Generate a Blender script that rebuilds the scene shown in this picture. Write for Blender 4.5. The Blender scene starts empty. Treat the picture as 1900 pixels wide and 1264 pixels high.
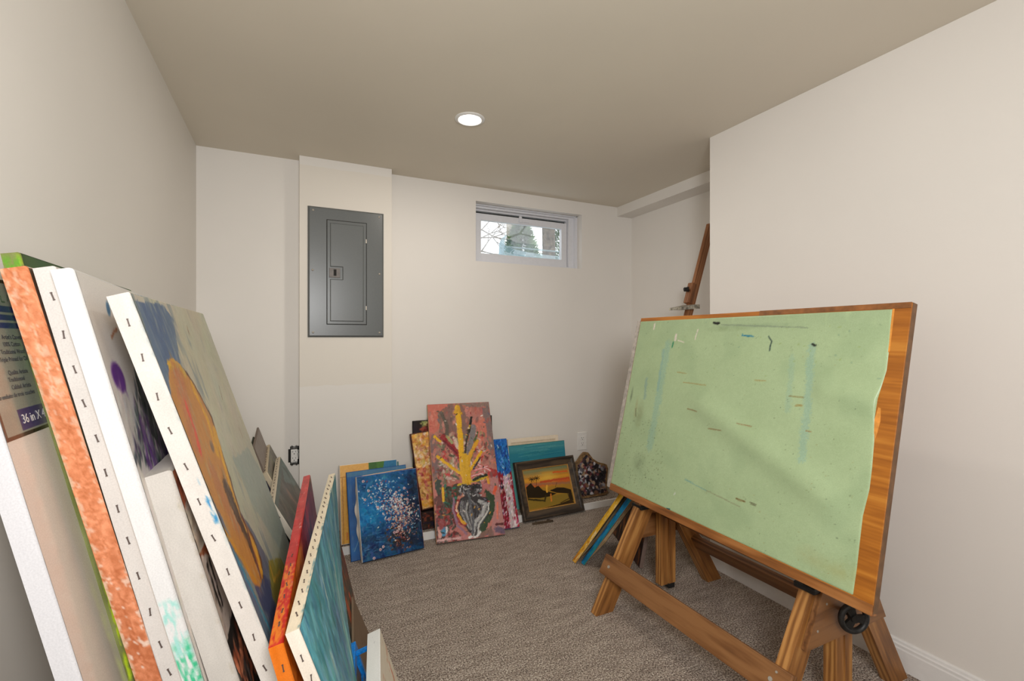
import bpy, math, random
import numpy as np
from mathutils import Matrix, Vector
random.seed(7); RNG = np.random.default_rng(11)
D = bpy.data; COL = bpy.context.scene.collection
R = math.radians

# ------------------------------------------------------------------ camera, world, light, exposure
CAM_H = 1.09; CEIL = 2.057
F_PX = 870.0
cam = D.cameras.new('camera'); cam.sensor_width = 36; cam.lens = 36 * F_PX / 1900
cam.shift_y = -4 / 1900; cam.clip_start = .02
co = D.objects.new('camera', cam); COL.objects.link(co)
co.location = (0, 0, CAM_H)
co.rotation_euler = (R(90), 0, -math.atan2(410, 870))
sc = bpy.context.scene; sc.camera = co
vs = sc.view_settings
vs.view_transform = 'Standard'; vs.look = 'None'; vs.gamma = 1; vs.use_curve_mapping = False
vs.exposure = 0.0
w = D.worlds.new('world'); sc.world = w; w.use_nodes = True
w.node_tree.nodes['Background'].inputs[0].default_value = (.93, .97, 1, 1)
w.node_tree.nodes['Background'].inputs[1].default_value = 1.6


def area(name, loc, target, sx, sy, power, color):
    l = D.lights.new(name, 'AREA'); l.shape = 'RECTANGLE'; l.size = sx; l.size_y = sy
    l.energy = power; l.color = color
    o = D.objects.new(name, l); COL.objects.link(o); o.location = loc
    o.rotation_euler = (Vector(target) - Vector(loc)).to_track_quat('-Z', 'Y').to_euler()
    return o


area('soft_flash', (.08, -.35, 1.45), (.9, 2.2, .9), .4, .5, 27, (.99, .995, 1))
area('rear_fill', (-.12, -1.9, 1.55), (.9, 2.2, .9), .55, .7, 8, (1, .985, .96))  # added fill light far behind the camera, evens brightness; no real fixture there

# ------------------------------------------------------------------ helpers


def lin(c):
    c = np.asarray(c, float)
    return np.where(c <= .04045, c / 12.92, ((c + .055) / 1.055) ** 2.4)


def L4(c):
    return tuple(lin(np.array(c[:3]) / 255.)) + (1,)


class NT:
    def __init__(s, name):
        s.m = D.materials.new(name); s.m.use_nodes = True; s.t = s.m.node_tree; s.b = s.t.nodes['Principled BSDF']

    def n(s, typ, **k):
        nd = s.t.nodes.new(typ)
        for a, v in k.items():
            if a.startswith('i_'):
                key = a[2:].replace('_', ' ')
                nd.inputs[int(key) if key.isdigit() else key].default_value = v
            else:
                setattr(nd, a, v)
        return nd

    def l(s, a, b):
        s.t.links.new(a, b)

    def ramp(s, fac, stops):
        r = s.n('ShaderNodeValToRGB'); e = r.color_ramp.elements
        while len(e) < len(stops): e.new(.5)
        for q, (p, c) in zip(e, stops): q.position = p; q.color = L4(c)
        s.l(fac, r.inputs[0]); return r.outputs[0]

    def bump(s, h, st=.3, d=.001):
        b = s.n('ShaderNodeBump'); b.inputs['Strength'].default_value = st; b.inputs['Distance'].default_value = d
        s.l(h, b.inputs['Height']); s.l(b.outputs[0], s.b.inputs['Normal'])

    def noise(s, scale, detail=4, vec=None, rough=.5):
        n = s.n('ShaderNodeTexNoise'); n.inputs['Scale'].default_value = scale; n.inputs['Detail'].default_value = detail
        n.inputs['Roughness'].default_value = rough
        if vec is not None: s.l(vec, n.inputs['Vector'])
        return n.outputs['Fac']

    def obj(s, scale=(1, 1, 1)):
        tc = s.n('ShaderNodeTexCoord'); mp = s.n('ShaderNodeMapping'); mp.inputs['Scale'].default_value = scale
        s.l(tc.outputs['Object'], mp.inputs['Vector']); return mp.outputs[0]


def flat(name, c, rough=.5, metal=0, bump=0, var=.06, nscale=60):
    t = NT(name); v = t.obj(); f = t.noise(nscale, 4, v)
    c = np.array(c, float)
    col = t.ramp(f, [(.3, np.clip(c * (1 - var), 0, 255)), (.7, np.clip(c * (1 + var), 0, 255))])
    t.l(col, t.b.inputs['Base Color']); t.b.inputs['Roughness'].default_value = rough
    t.b.inputs['Metallic'].default_value = metal
    if bump: t.bump(f, bump, .002)
    return t.m


def wood(name, a, b, c, rough=.45, gs=18):
    """grain runs along the object's local X"""
    t = NT(name); v = t.obj((1.2, gs, gs))
    n1 = t.noise(3, 6, v, .62)
    wv = t.n('ShaderNodeTexWave', wave_type='BANDS', bands_direction='Y'); wv.inputs['Scale'].default_value = 1.1
    wv.inputs['Distortion'].default_value = 7; wv.inputs['Detail'].default_value = 3; wv.inputs['Detail Scale'].default_value = 1.0
    v2 = t.obj((2.2, gs * 1.0, gs * 1.0)); t.l(v2, wv.inputs['Vector'])
    mx = t.n('ShaderNodeMath', operation='MULTIPLY_ADD'); mx.inputs[1].default_value = .45
    t.l(wv.outputs['Fac'], mx.inputs[0]); t.l(n1, mx.inputs[2])
    col = t.ramp(mx.outputs[0], [(.35, a), (.65, b), (.95, c)])
    t.l(col, t.b.inputs['Base Color']); t.b.inputs['Roughness'].default_value = rough
    t.bump(mx.outputs[0], .12, .0005)
    return t.m


def wallmat(name, c, bump=.12, bands=None):
    t = NT(name); v = t.obj(); f = t.noise(1.3, 3, v); f2 = t.noise(160, 3, v)
    c = np.array(c, float)
    col = t.ramp(f, [(.3, c * .985), (.7, np.clip(c * 1.01, 0, 255))])
    if bands:
        sp = t.n('ShaderNodeSeparateXYZ'); t.l(v, sp.inputs[0])
        nz = t.noise(14, 3, v)
        ad = t.n('ShaderNodeMath', operation='MULTIPLY_ADD'); ad.inputs[1].default_value = .02
        t.l(nz, ad.inputs[0]); t.l(sp.outputs['Z'], ad.inputs[2])
        prev = col
        for z0, z1, k in bands:
            m1 = t.n('ShaderNodeMath', operation='GREATER_THAN'); m1.inputs[1].default_value = z0; t.l(ad.outputs[0], m1.inputs[0])
            m2 = t.n('ShaderNodeMath', operation='LESS_THAN'); m2.inputs[1].default_value = z1; t.l(ad.outputs[0], m2.inputs[0])
            mm = t.n('ShaderNodeMath', operation='MULTIPLY'); t.l(m1.outputs[0], mm.inputs[0]); t.l(m2.outputs[0], mm.inputs[1])
            mix = t.n('ShaderNodeMix', data_type='RGBA'); t.l(mm.outputs[0], mix.inputs[0]); t.l(prev, mix.inputs[6])
            mix.inputs[7].default_value = L4(k); prev = mix.outputs[2]
        col = prev
    t.l(col, t.b.inputs['Base Color']); t.b.inputs['Roughness'].default_value = .62
    t.bump(f2, bump, .0012)
    return t.m


def paintmat(name, rough=.42, bump=.25, coat=0, weave=0):
    """colour laid on in the mesh's own 'paint' attribute, with a fine bristle relief"""
    t = NT(name); at = t.n('ShaderNodeVertexColor', layer_name='paint')
    v = t.obj(); f = t.noise(420, 5, v)
    mix = t.n('ShaderNodeMix', data_type='RGBA', blend_type='MULTIPLY'); mix.inputs[0].default_value = 1
    r = t.ramp(f, [(.3, (240, 240, 240)), (.7, (255, 255, 255))])
    t.l(at.outputs['Color'], mix.inputs[6]); t.l(r, mix.inputs[7])
    t.l(mix.outputs[2], t.b.inputs['Base Color'])
    t.b.inputs['Roughness'].default_value = rough; t.b.inputs['Specular IOR Level'].default_value = .3
    t.b.inputs['Coat Weight'].default_value = coat; t.b.inputs['Coat Roughness'].default_value = .12
    t.bump(f, bump, .0008)
    return t.m


M = {}
M['wall'] = wallmat('wall_paint', (232, 227, 220))
M['wallr'] = M['wall']
M['chase'] = wallmat('patched_wall_paint', (232, 227, 220), bands=[(.845, 2.02, (229, 222, 211))])
M['ceil'] = wallmat('ceiling_paint', (222, 213, 197), .08)
M['trim'] = flat('white_trim_paint', (232, 230, 227), .35, var=.01)
M['vinyl'] = flat('white_vinyl', (222, 222, 226), .3, var=.01)
M['steel'] = flat('galvanised_steel', (120, 118, 115), .35, .8, var=.3, nscale=90)
M['dark'] = flat('dark_cavity', (30, 27, 25), .8)
M['panel'] = flat('grey_enamel', (98, 101, 100), .3, 0, .03, .02, 300)
M['screw'] = flat('screw_zinc', (176, 168, 156), .45, .3)
M['black'] = flat('black_iron', (38, 37, 36), .45, .4, .2, .25, 80)
M['plastic'] = flat('outlet_plastic', (238, 235, 230), .35, var=.01)
M['oak'] = wood('oak', (110, 68, 30), (154, 102, 50), (186, 134, 74))
M['oakd'] = wood('aged_oak', (86, 54, 28), (118, 76, 40), (140, 96, 56))
M['frontrail'] = wood('board_rail', (104, 62, 30), (146, 92, 46), (168, 112, 62), .4)
M['orange'] = wood('orange_shellac', (146, 84, 24), (174, 106, 34), (190, 124, 46), .35, 30)
M['mast'] = wood('easel_wood', (98, 60, 36), (146, 94, 58), (166, 112, 72))
M['pine'] = wood('pine', (196, 160, 112), (214, 182, 138), (224, 198, 158), .6)
M['walnut'] = wood('dark_frame_wood', (34, 27, 21), (54, 43, 34), (84, 68, 50), .5)
M['gilt'] = flat('gilt_lip', (190, 140, 70), .4, .3)
M['canvasb'] = flat('raw_canvas', (206, 196, 178), .9, bump=.3, var=.05, nscale=500)
M['staple'] = flat('staple_metal', (96, 82, 76), .5, .3)
M['blue'] = flat('blue_paint', (20, 120, 200), .4, bump=.3, var=.15, nscale=120)
M['paint'] = paintmat('oil_paint', .46, .3)
M['paintg'] = paintmat('glossy_oil_paint', .28, .3)
M['edge'] = paintmat('canvas_edge', .75, .12)
M['film'] = paintmat('wrapped_canvas', .25, .05, coat=.8)
M['boardtop'] = paintmat('drawing_board_vinyl', .33, .06)
M['ink'] = flat('printed_ink', (60, 62, 66), .5)
M['inkw'] = flat('white_ink', (225, 222, 215), .5)

# carpet
t = NT('carpet'); v = t.obj((1, 1, 1)); n1 = t.noise(185, 3, v, .75)
vo = t.n('ShaderNodeTexVoronoi'); vo.inputs['Scale'].default_value = 230; t.l(v, vo.inputs['Vector'])
n2 = t.noise(9, 3, t.obj((1, 3.2, 1)))
ad = t.n('ShaderNodeMath', operation='MULTIPLY_ADD'); ad.inputs[1].default_value = .13; t.l(n2, ad.inputs[0]); t.l(n1, ad.inputs[2])
col = t.ramp(ad.outputs[0], [(.41, (70, 59, 51)), (.53, (146, 129, 116)), (.60, (184, 168, 154)), (.73, (244, 232, 216))])
t.l(col, t.b.inputs['Base Color']); t.b.inputs['Roughness'].default_value = .95
mb = t.n('ShaderNodeMath', operation='SUBTRACT'); t.l(n1, mb.inputs[0]); t.l(vo.outputs['Distance'], mb.inputs[1])
t.bump(mb.outputs[0], .9, .006); M['carpet'] = t.m
# glass
t = NT('window_glass'); g = t.n('ShaderNodeBsdfGlass'); g.inputs['Roughness'].default_value = 0; g.inputs['IOR'].default_value = 1.45
tr = t.n('ShaderNodeBsdfTransparent'); mx = t.n('ShaderNodeMixShader'); mx.inputs[0].default_value = .12
t.l(tr.outputs[0], mx.inputs[1]); t.l(g.outputs[0], mx.inputs[2]); t.l(mx.outputs[0], t.t.nodes['Material Output'].inputs[0]); M['glass'] = t.m
t = NT('well_cover_plastic'); tr = t.n('ShaderNodeBsdfTransparent'); tr.inputs[0].default_value = (.82, .92, .95, 1)
gl = t.n('ShaderNodeBsdfGlossy'); gl.inputs['Roughness'].default_value = .12; df = t.n('ShaderNodeBsdfDiffuse'); df.inputs[0].default_value = (.35, .5, .56, 1)
mx = t.n('ShaderNodeMixShader'); mx.inputs[0].default_value = .22; mx2 = t.n('ShaderNodeMixShader'); mx2.inputs[0].default_value = .15
t.l(tr.outputs[0], mx.inputs[1]); t.l(df.outputs[0], mx.inputs[2]); t.l(mx.outputs[0], mx2.inputs[1]); t.l(gl.outputs[0], mx2.inputs[2])
t.l(mx2.outputs[0], t.t.nodes['Material Output'].inputs[0]); M['cover'] = t.m
t = NT('lamp_lens'); t.b.inputs['Emission Color'].default_value = (1, .93, .84, 1); t.b.inputs['Emission Strength'].default_value = 14; M['lens'] = t.m


def link(name, me, mat=None, parent=None, mw=None, smooth=False):
    if mat is not None and len(me.materials) == 0: me.materials.append(mat)
    if smooth:
        me.polygons.foreach_set('use_smooth', [True] * len(me.polygons))
    o = D.objects.new(name, me); COL.objects.link(o)
    if parent is not None:
        o.parent = parent
    if mw is not None: o.matrix_local = mw
    return o


def tag(o, label=None, cat=None, group=None, kind=None):
    if label: o['label'] = label
    if cat: o['category'] = cat
    if group: o['group'] = group
    if kind: o['kind'] = kind
    return o


def empty(name, mw, label, cat, group=None):
    o = D.objects.new(name, None); COL.objects.link(o); o.empty_display_size = .05
    o.matrix_world = mw; tag(o, label, cat, group); return o


def mesh(name, vs, fs):
    me = D.meshes.new(name); me.from_pydata([tuple(map(float, v)) for v in vs], [], fs); me.update(); return me


class MB:
    def __init__(s): s.v = []; s.f = []

    def add(s, vs, fs):
        k = len(s.v); s.v += [tuple(v) for v in vs]; s.f += [tuple(i + k for i in f) for f in fs]; return s

    def box(s, a, b, bev=0):
        x0, y0, z0 = a; x1, y1, z1 = b
        if bev <= 0:
            vs = [(x, y, z) for x in (x0, x1) for y in (y0, y1) for z in (z0, z1)]
            fs = [(0, 1, 3, 2), (4, 6, 7, 5), (0, 4, 5, 1), (2, 3, 7, 6), (0, 2, 6, 4), (1, 5, 7, 3)]
            return s.add(vs, fs)
        import bmesh
        bm = bmesh.new(); bmesh.ops.create_cube(bm, size=1)
        for v in bm.verts:
            v.co = Vector(((x0 + x1) / 2 + v.co.x * (x1 - x0), (y0 + y1) / 2 + v.co.y * (y1 - y0), (z0 + z1) / 2 + v.co.z * (z1 - z0)))
        bmesh.ops.bevel(bm, geom=bm.edges[:], offset=bev, segments=2, affect='EDGES', profile=.6)
        bm.verts.index_update()
        s.add([v.co[:] for v in bm.verts], [[v.index for v in f.verts] for f in bm.faces]); bm.free(); return s

    def prism(s, poly, y0, y1, axis='y'):
        """polygon of (a,b) extruded along an axis; a,b map to x,z (y), y,z (x) or x,y (z)"""
        n = len(poly)
        def P(a, b, d): return {'y': (a, d, b), 'x': (d, a, b), 'z': (a, b, d)}[axis]
        vs = [P(a, b, y0) for a, b in poly] + [P(a, b, y1) for a, b in poly]
        fs = [tuple(range(n)), tuple(range(2 * n - 1, n - 1, -1))] + [(i, i + n, (i + 1) % n + n, (i + 1) % n) for i in range(n)]
        return s.add(vs, fs)

    def cyl(s, p0, p1, r0, r1=None, n=16):
        r1 = r0 if r1 is None else r1
        p0 = Vector(p0); p1 = Vector(p1); d = (p1 - p0).normalized()
        a = d.orthogonal().normalized(); b = d.cross(a)
        vs = []
        for p, r in ((p0, r0), (p1, r1)):
            for i in range(n):
                q = p + (a * math.cos(2 * math.pi * i / n) + b * math.sin(2 * math.pi * i / n)) * r; vs.append(q[:])
        fs = [tuple(range(n))[::-1], tuple(range(n, 2 * n))] + [(i, (i + 1) % n, (i + 1) % n + n, i + n) for i in range(n)]
        return s.add(vs, fs)

    def lathe(s, prof, n=32, c=(0, 0, 0)):
        vs = []; fs = []
        for r, z in prof:
            for i in range(n):
                a = 2 * math.pi * i / n; vs.append((c[0] + r * math.cos(a), c[1] + r * math.sin(a), c[2] + z))
        for k in range(len(prof) - 1):
            for i in range(n):
                j = (i + 1) % n; fs.append((k * n + i, k * n + j, (k + 1) * n + j, (k + 1) * n + i))
        return s.add(vs, fs)

    def build(s, name, mat, parent=None, mw=None, smooth=False):
        import bmesh
        me = mesh(name, s.v, s.f); bm = bmesh.new(); bm.from_mesh(me); bmesh.ops.recalc_face_normals(bm, faces=bm.faces[:])
        bm.to_mesh(me); bm.free()
        o = link(name, me, mat, parent, mw)
        if smooth:
            me.polygons.foreach_set('use_smooth', [True] * len(me.polygons))
            me.set_sharp_from_angle(angle=R(35))
        return o


def bar(name, p0, p1, wd, th, mat, parent=None, up=(0, 0, 1), bev=.002, cut0=None, cut1=None):
    """a timber from p0 to p1 (world), local X along it; wd along local Z (towards 'up'), th along local Y.
    cut0/cut1 = world heights at which an end is sawn level"""
    p0 = Vector(p0); p1 = Vector(p1); x = (p1 - p0).normalized(); up = Vector(up)
    y = up.cross(x).normalized(); z = x.cross(y)
    L = (p1 - p0).length
    mw = Matrix((x, y, z)).transposed().to_4x4(); mw.translation = p0
    mb = MB().box((0, -th / 2, -wd / 2), (L, th / 2, wd / 2), bev if cut0 is None else 0)
    for cut, near in ((cut0, True), (cut1, False)):
        if cut is None: continue
        for i, q in enumerate(mb.v):
            if (q[0] < L * .5) == near:
                wz = (mw @ Vector(q)).z
                # slide along X so that world z = cut (+ bevel slack)
                dx = (cut - wz) / x.z
                off = (q[0] if near else q[0] - L)
                mb.v[i] = (q[0] + dx, q[1], q[2])
    par = mw if parent is None else parent.matrix_world.inverted() @ mw
    return mb.build(name, mat, parent, par)


# ------------------------------------------------------------------ the little painter (albedo + paint thickness on a grid)


def hom(quad):
    """pixel quad TL,TR,BR,BL -> function pixel -> (u,v) with v up"""
    dst = [(0, 1), (1, 1), (1, 0), (0, 0)]; A = []; b = []
    for (x, y), (u, v_) in zip(quad, dst):
        A.append([x, y, 1, 0, 0, 0, -u * x, -u * y]); b.append(u)
        A.append([0, 0, 0, x, y, 1, -v_ * x, -v_ * y]); b.append(v_)
    h = np.linalg.solve(np.array(A, float), np.array(b, float))
    def f(x, y):
        d = h[6] * x + h[7] * y + 1
        return ((h[0] * x + h[1] * y + h[2]) / d, (h[3] * x + h[4] * y + h[5]) / d)
    return f


def smooth_noise(ny, nx, cy, cx, rng):
    a = rng.random((cy + 2, cx + 2)); ys = np.linspace(0, cy, ny); xs = np.linspace(0, cx, nx)
    yi = ys.astype(int); xi = xs.astype(int); fy = (ys - yi)[:, None]; fx = (xs - xi)[None]
    fy = fy * fy * (3 - 2 * fy); fx = fx * fx * (3 - 2 * fx)
    yi = yi[:, None]; xi = xi[None]
    return (a[yi, xi] * (1 - fy) * (1 - fx) + a[yi + 1, xi] * fy * (1 - fx) + a[yi, xi + 1] * (1 - fy) * fx + a[yi + 1, xi + 1] * fy * fx)


class Pic:
    def __init__(s, W, H, cell, base, seed=0, hm=None):
        s.W, s.H = W, H; s.nx = max(2, int(W / cell)); s.ny = max(2, int(H / cell))
        s.c = np.ones((s.ny, s.nx, 3)) * np.array(base, float); s.h = np.zeros((s.ny, s.nx))
        s.X, s.Y = np.meshgrid(np.linspace(0, W, s.nx), np.linspace(0, H, s.ny))
        s.rng = np.random.default_rng(seed); s.hm = hm
        k = .02; s.wx = (s.N(W / k, H / k, 3) - .5) * .009; s.wy = (s.N(W / k, H / k, 3) - .5) * .009

    def q(s, p):
        """artwork coordinates -> metres on the sheet"""
        if s.hm: u, v = s.hm(*p)
        else: u, v = p
        return u * s.W, v * s.H

    def N(s, cx, cy, oct=3):
        r = 0; a = 1; t = 0
        for o in range(oct):
            r = r + a * smooth_noise(s.ny, s.nx, max(1, int(min(cy * 2 ** o, s.ny * 2))), max(1, int(min(cx * 2 ** o, s.nx * 2))), s.rng); t += a; a *= .55
        return r / t

    def mix(s, m, col, h=0):
        m = np.clip(m, 0, 1)[..., None]
        s.c = s.c * (1 - m) + np.asarray(col, float) * m
        s.h += m[..., 0] * h
        return s

    def blotch(s, col, cx, cy, thr=.5, soft=.1, amt=1, region=None, h=0):
        m = np.clip((s.N(cx, cy) - thr) / soft + .5, 0, 1) * amt
        if region is not None: m = m * region
        return s.mix(m, col, h)

    def vary(s, amt=14, cx=40, cy=40, each=False):
        n = (s.N(cx, cy) - .5) * 2 * amt
        s.c += n[..., None]
        if each:
            for k in range(3): s.c[..., k] += (s.N(cx, cy) - .5) * 2 * amt * .7
        return s

    def line(s, pts, wd, col, rag=.35, h=.0004, amt=1, w2=None, px=True):
        """brush stroke along points; wd in metres"""
        P = [s.q(p) for p in pts]; best = np.full(s.X.shape, 9.); tt = np.zeros(s.X.shape); n = len(P) - 1
        x0 = min(p[0] for p in P) - wd * 2; x1 = max(p[0] for p in P) + wd * 2
        y0 = min(p[1] for p in P) - wd * 2; y1 = max(p[1] for p in P) + wd * 2
        ix0 = max(0, int(x0 / s.W * (s.nx - 1))); ix1 = min(s.nx, int(x1 / s.W * (s.nx - 1)) + 2)
        iy0 = max(0, int(y0 / s.H * (s.ny - 1))); iy1 = min(s.ny, int(y1 / s.H * (s.ny - 1)) + 2)
        if ix1 <= ix0 or iy1 <= iy0: return s
        X = s.X[iy0:iy1, ix0:ix1]; Y = s.Y[iy0:iy1, ix0:ix1]; wk = min(1, wd / .012); X = X + s.wx[iy0:iy1, ix0:ix1] * wk; Y = Y + s.wy[iy0:iy1, ix0:ix1] * wk; best = np.full(X.shape, 9.); tt = np.zeros(X.shape)
        for i in range(n):
            ax, ay = P[i]; bx, by = P[i + 1]; dx, dy = bx - ax, by - ay; L = dx * dx + dy * dy + 1e-12
            t_ = np.clip(((X - ax) * dx + (Y - ay) * dy) / L, 0, 1)
            d = np.hypot(X - ax - t_ * dx, Y - ay - t_ * dy); m = d < best
            best = np.where(m, d, best); tt = np.where(m, (i + t_) / n, tt)
        ww = wd if w2 is None else wd + (w2 - wd) * tt
        rg = s.rng.random(X.shape) * rag + (1 - rag / 2)
        cell = s.W / s.nx
        m = np.clip((ww / 2 * rg - best) / (cell * .9) + .5, 0, 1) * amt
        mm = m[..., None]; sub = s.c[iy0:iy1, ix0:ix1]
        s.c[iy0:iy1, ix0:ix1] = sub * (1 - mm) + (np.asarray(col, float) + (s.rng.random(X.shape)[..., None] - .5) * 16) * mm
        s.h[iy0:iy1, ix0:ix1] += m * h * np.sqrt(np.clip(1 - (best / (ww / 2 + 1e-9)) ** 2, 0, 1))
        return s

    def dab(s, x, y, r, col, asp=1, ang=0, h=.0004, amt=1):
        """one dab at metres x,y"""
        k = r * max(asp, 1) * 1.3
        ix0 = max(0, int((x - k) / s.W * (s.nx - 1))); ix1 = min(s.nx, int((x + k) / s.W * (s.nx - 1)) + 2)
        iy0 = max(0, int((y - k) / s.H * (s.ny - 1))); iy1 = min(s.ny, int((y + k) / s.H * (s.ny - 1)) + 2)
        if ix1 <= ix0 or iy1 <= iy0: return s
        X = s.X[iy0:iy1, ix0:ix1] - x; Y = s.Y[iy0:iy1, ix0:ix1] - y
        ca, sa = math.cos(ang), math.sin(ang); a = (X * ca + Y * sa) / asp; b = -X * sa + Y * ca
        d = np.hypot(a, b); m = np.clip((r - d) / (s.W / s.nx) + .5, 0, 1) * amt
        m = m * np.clip(s.rng.random(X.shape) * .6 + .6, 0, 1)
        mm = m[..., None]; s.c[iy0:iy1, ix0:ix1] = s.c[iy0:iy1, ix0:ix1] * (1 - mm) + np.asarray(col, float) * mm
        s.h[iy0:iy1, ix0:ix1] += m * h
        return s

    def dabs(s, n, fn, rad, cols, asp=1, ang=None, h=.0004, amt=1):
        """fn() -> artwork point"""
        for _ in range(n):
            p = fn(s.rng)
            if p is None: continue
            x, y = s.q(p); r = s.rng.uniform(*rad); c = cols[s.rng.integers(len(cols))]
            a = s.rng.uniform(0, 3.14) if ang is None else ang + s.rng.uniform(-.35, .35)
            s.dab(x, y, r, np.array(c) + s.rng.uniform(-12, 12), asp, a, h, amt)
        return s

    def texture(s, n, r, jit=26, asp=2.6, ang=None, h=.0003, amt=.75, box=(0, 1, 0, 1)):
        """overlay short brush marks picked up from the paint already there"""
        for _ in range(n):
            x = s.W * s.rng.uniform(box[0], box[1]); y = s.H * s.rng.uniform(box[2], box[3])
            dx, dy = s.rng.normal(0, r * 1.2, 2)
            c = s.c[int(np.clip((y + dy) / s.H, 0, .999) * s.ny), int(np.clip((x + dx) / s.W, 0, .999) * s.nx)]
            a_ = s.rng.uniform(0, 3.14) if ang is None else ang + s.rng.normal(0, .35)
            s.dab(x, y, r * s.rng.uniform(.5, 1.3), c + s.rng.normal(0, jit) + s.rng.normal(0, jit * .35, 3), asp, a_, h, amt)
        return s

    def poly(s, pts, col, amt=1, h=0, rag=0):
        P = np.array([s.q(p) for p in pts]); X = s.X; Y = s.Y
        if rag: X = X + (s.N(30, 30) - .5) * rag; Y = Y + (s.N(30, 30) - .5) * rag
        ins = np.zeros(X.shape, bool); j = len(P) - 1
        for i in range(len(P)):
            xi, yi = P[i]; xj, yj = P[j]
            c = ((yi > Y) != (yj > Y)) & (X < (xj - xi) * (Y - yi) / (yj - yi + 1e-12) + xi); ins ^= c; j = i
        return s.mix(ins * amt, col, h)

    def ell(s, c, rx, ry, col, amt=1, ang=0, soft=.15, h=0):
        x, y = s.q(c); ca, sa = math.cos(ang), math.sin(ang); X = s.X - x; Y = s.Y - y
        d = np.hypot((X * ca + Y * sa) / rx, (-X * sa + Y * ca) / ry)
        return s.mix(np.clip((1 - d) / soft, 0, 1) * amt, col, h)


def uv_pic(W, H, cell, base, seed=0, quad=None):
    return Pic(W, H, cell, base, seed, hom(quad) if quad else None)


def grid_mesh(name, P, C):
    """P (ny,nx,3) points, C (ny,nx,3) sRGB 0..255"""
    ny, nx = P.shape[:2]; me = D.meshes.new(name); nv = ny * nx
    me.vertices.add(nv); me.vertices.foreach_set('co', P.reshape(-1).astype(np.float32))
    i = np.arange(nv).reshape(ny, nx)
    q = np.stack([i[:-1, :-1], i[:-1, 1:], i[1:, 1:], i[1:, :-1]], -1).reshape(-1, 4); nf = len(q)
    me.loops.add(nf * 4); me.loops.foreach_set('vertex_index', q.reshape(-1).astype(np.int32))
    me.polygons.add(nf); me.polygons.foreach_set('loop_start', np.arange(0, nf * 4, 4, dtype=np.int32))
    me.polygons.foreach_set('use_smooth', np.ones(nf, bool))
    me.update(calc_edges=True)
    a = me.color_attributes.new('paint', 'FLOAT_COLOR', 'POINT')
    c = np.ones((nv, 4), np.float32); c[:, :3] = lin(np.clip(C.reshape(-1, 3), 0, 255) / 255.)
    a.data.foreach_set('color', c.reshape(-1)); return me


def multi_grid(name, grids, mats):
    """join several grids (P, C, material index) into one mesh"""
    vs = []; cs = []; qs = []; mi = []; k = 0
    for P, C, m in grids:
        ny, nx = P.shape[:2]; i = np.arange(ny * nx).reshape(ny, nx) + k
        q = np.stack([i[:-1, :-1], i[:-1, 1:], i[1:, 1:], i[1:, :-1]], -1).reshape(-1, 4)
        vs.append(P.reshape(-1, 3)); cs.append(C.reshape(-1, 3)); qs.append(q); mi.append(np.full(len(q), m)); k += ny * nx
    V = np.concatenate(vs); C = np.concatenate(cs); Q = np.concatenate(qs); MI = np.concatenate(mi); nf = len(Q)
    me = D.meshes.new(name); me.vertices.add(len(V)); me.vertices.foreach_set('co', V.reshape(-1).astype(np.float32))
    me.loops.add(nf * 4); me.loops.foreach_set('vertex_index', Q.reshape(-1).astype(np.int32))
    me.polygons.add(nf); me.polygons.foreach_set('loop_start', np.arange(0, nf * 4, 4, dtype=np.int32))
    me.polygons.foreach_set('use_smooth', np.ones(nf, bool)); me.polygons.foreach_set('material_index', MI.astype(np.int32))
    me.update(calc_edges=True)
    for m in mats: me.materials.append(m)
    a = me.color_attributes.new('paint', 'FLOAT_COLOR', 'POINT')
    c = np.ones((len(V), 4), np.float32); c[:, :3] = lin(np.clip(C, 0, 255) / 255.)
    a.data.foreach_set('color', c.reshape(-1)); return me


def pose(x, y, az, tilt, roll=0, z=0):
    a = R(az); t_ = R(tilt); r = R(roll)
    X = Vector((math.cos(a), math.sin(a), 0)); N_ = Vector((-math.sin(a), math.cos(a), 0)); Z = N_ * math.sin(t_) + Vector((0, 0, 1)) * math.cos(t_)
    Xr = X * math.cos(r) + Z * math.sin(r); Zr = -X * math.sin(r) + Z * math.cos(r); Y = Zr.cross(Xr)
    m = Matrix((Xr, Y, Zr)).transposed().to_4x4(); m.translation = (x, y, z); return m


STAPLE = None


def staple_mesh():
    global STAPLE
    if STAPLE is None:
        mb = MB().box((-.006, -.0012, -.0008), (.006, .0008, .0008))
        mb.box((-.0062, -.0012, -.0013), (-.0048, .0006, .0013)).box((.0048, -.0012, -.0013), (.0062, .0006, .0013))
        STAPLE = mesh('staple', mb.v, mb.f); STAPLE.materials.append(M['staple'])
    return STAPLE


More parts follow.
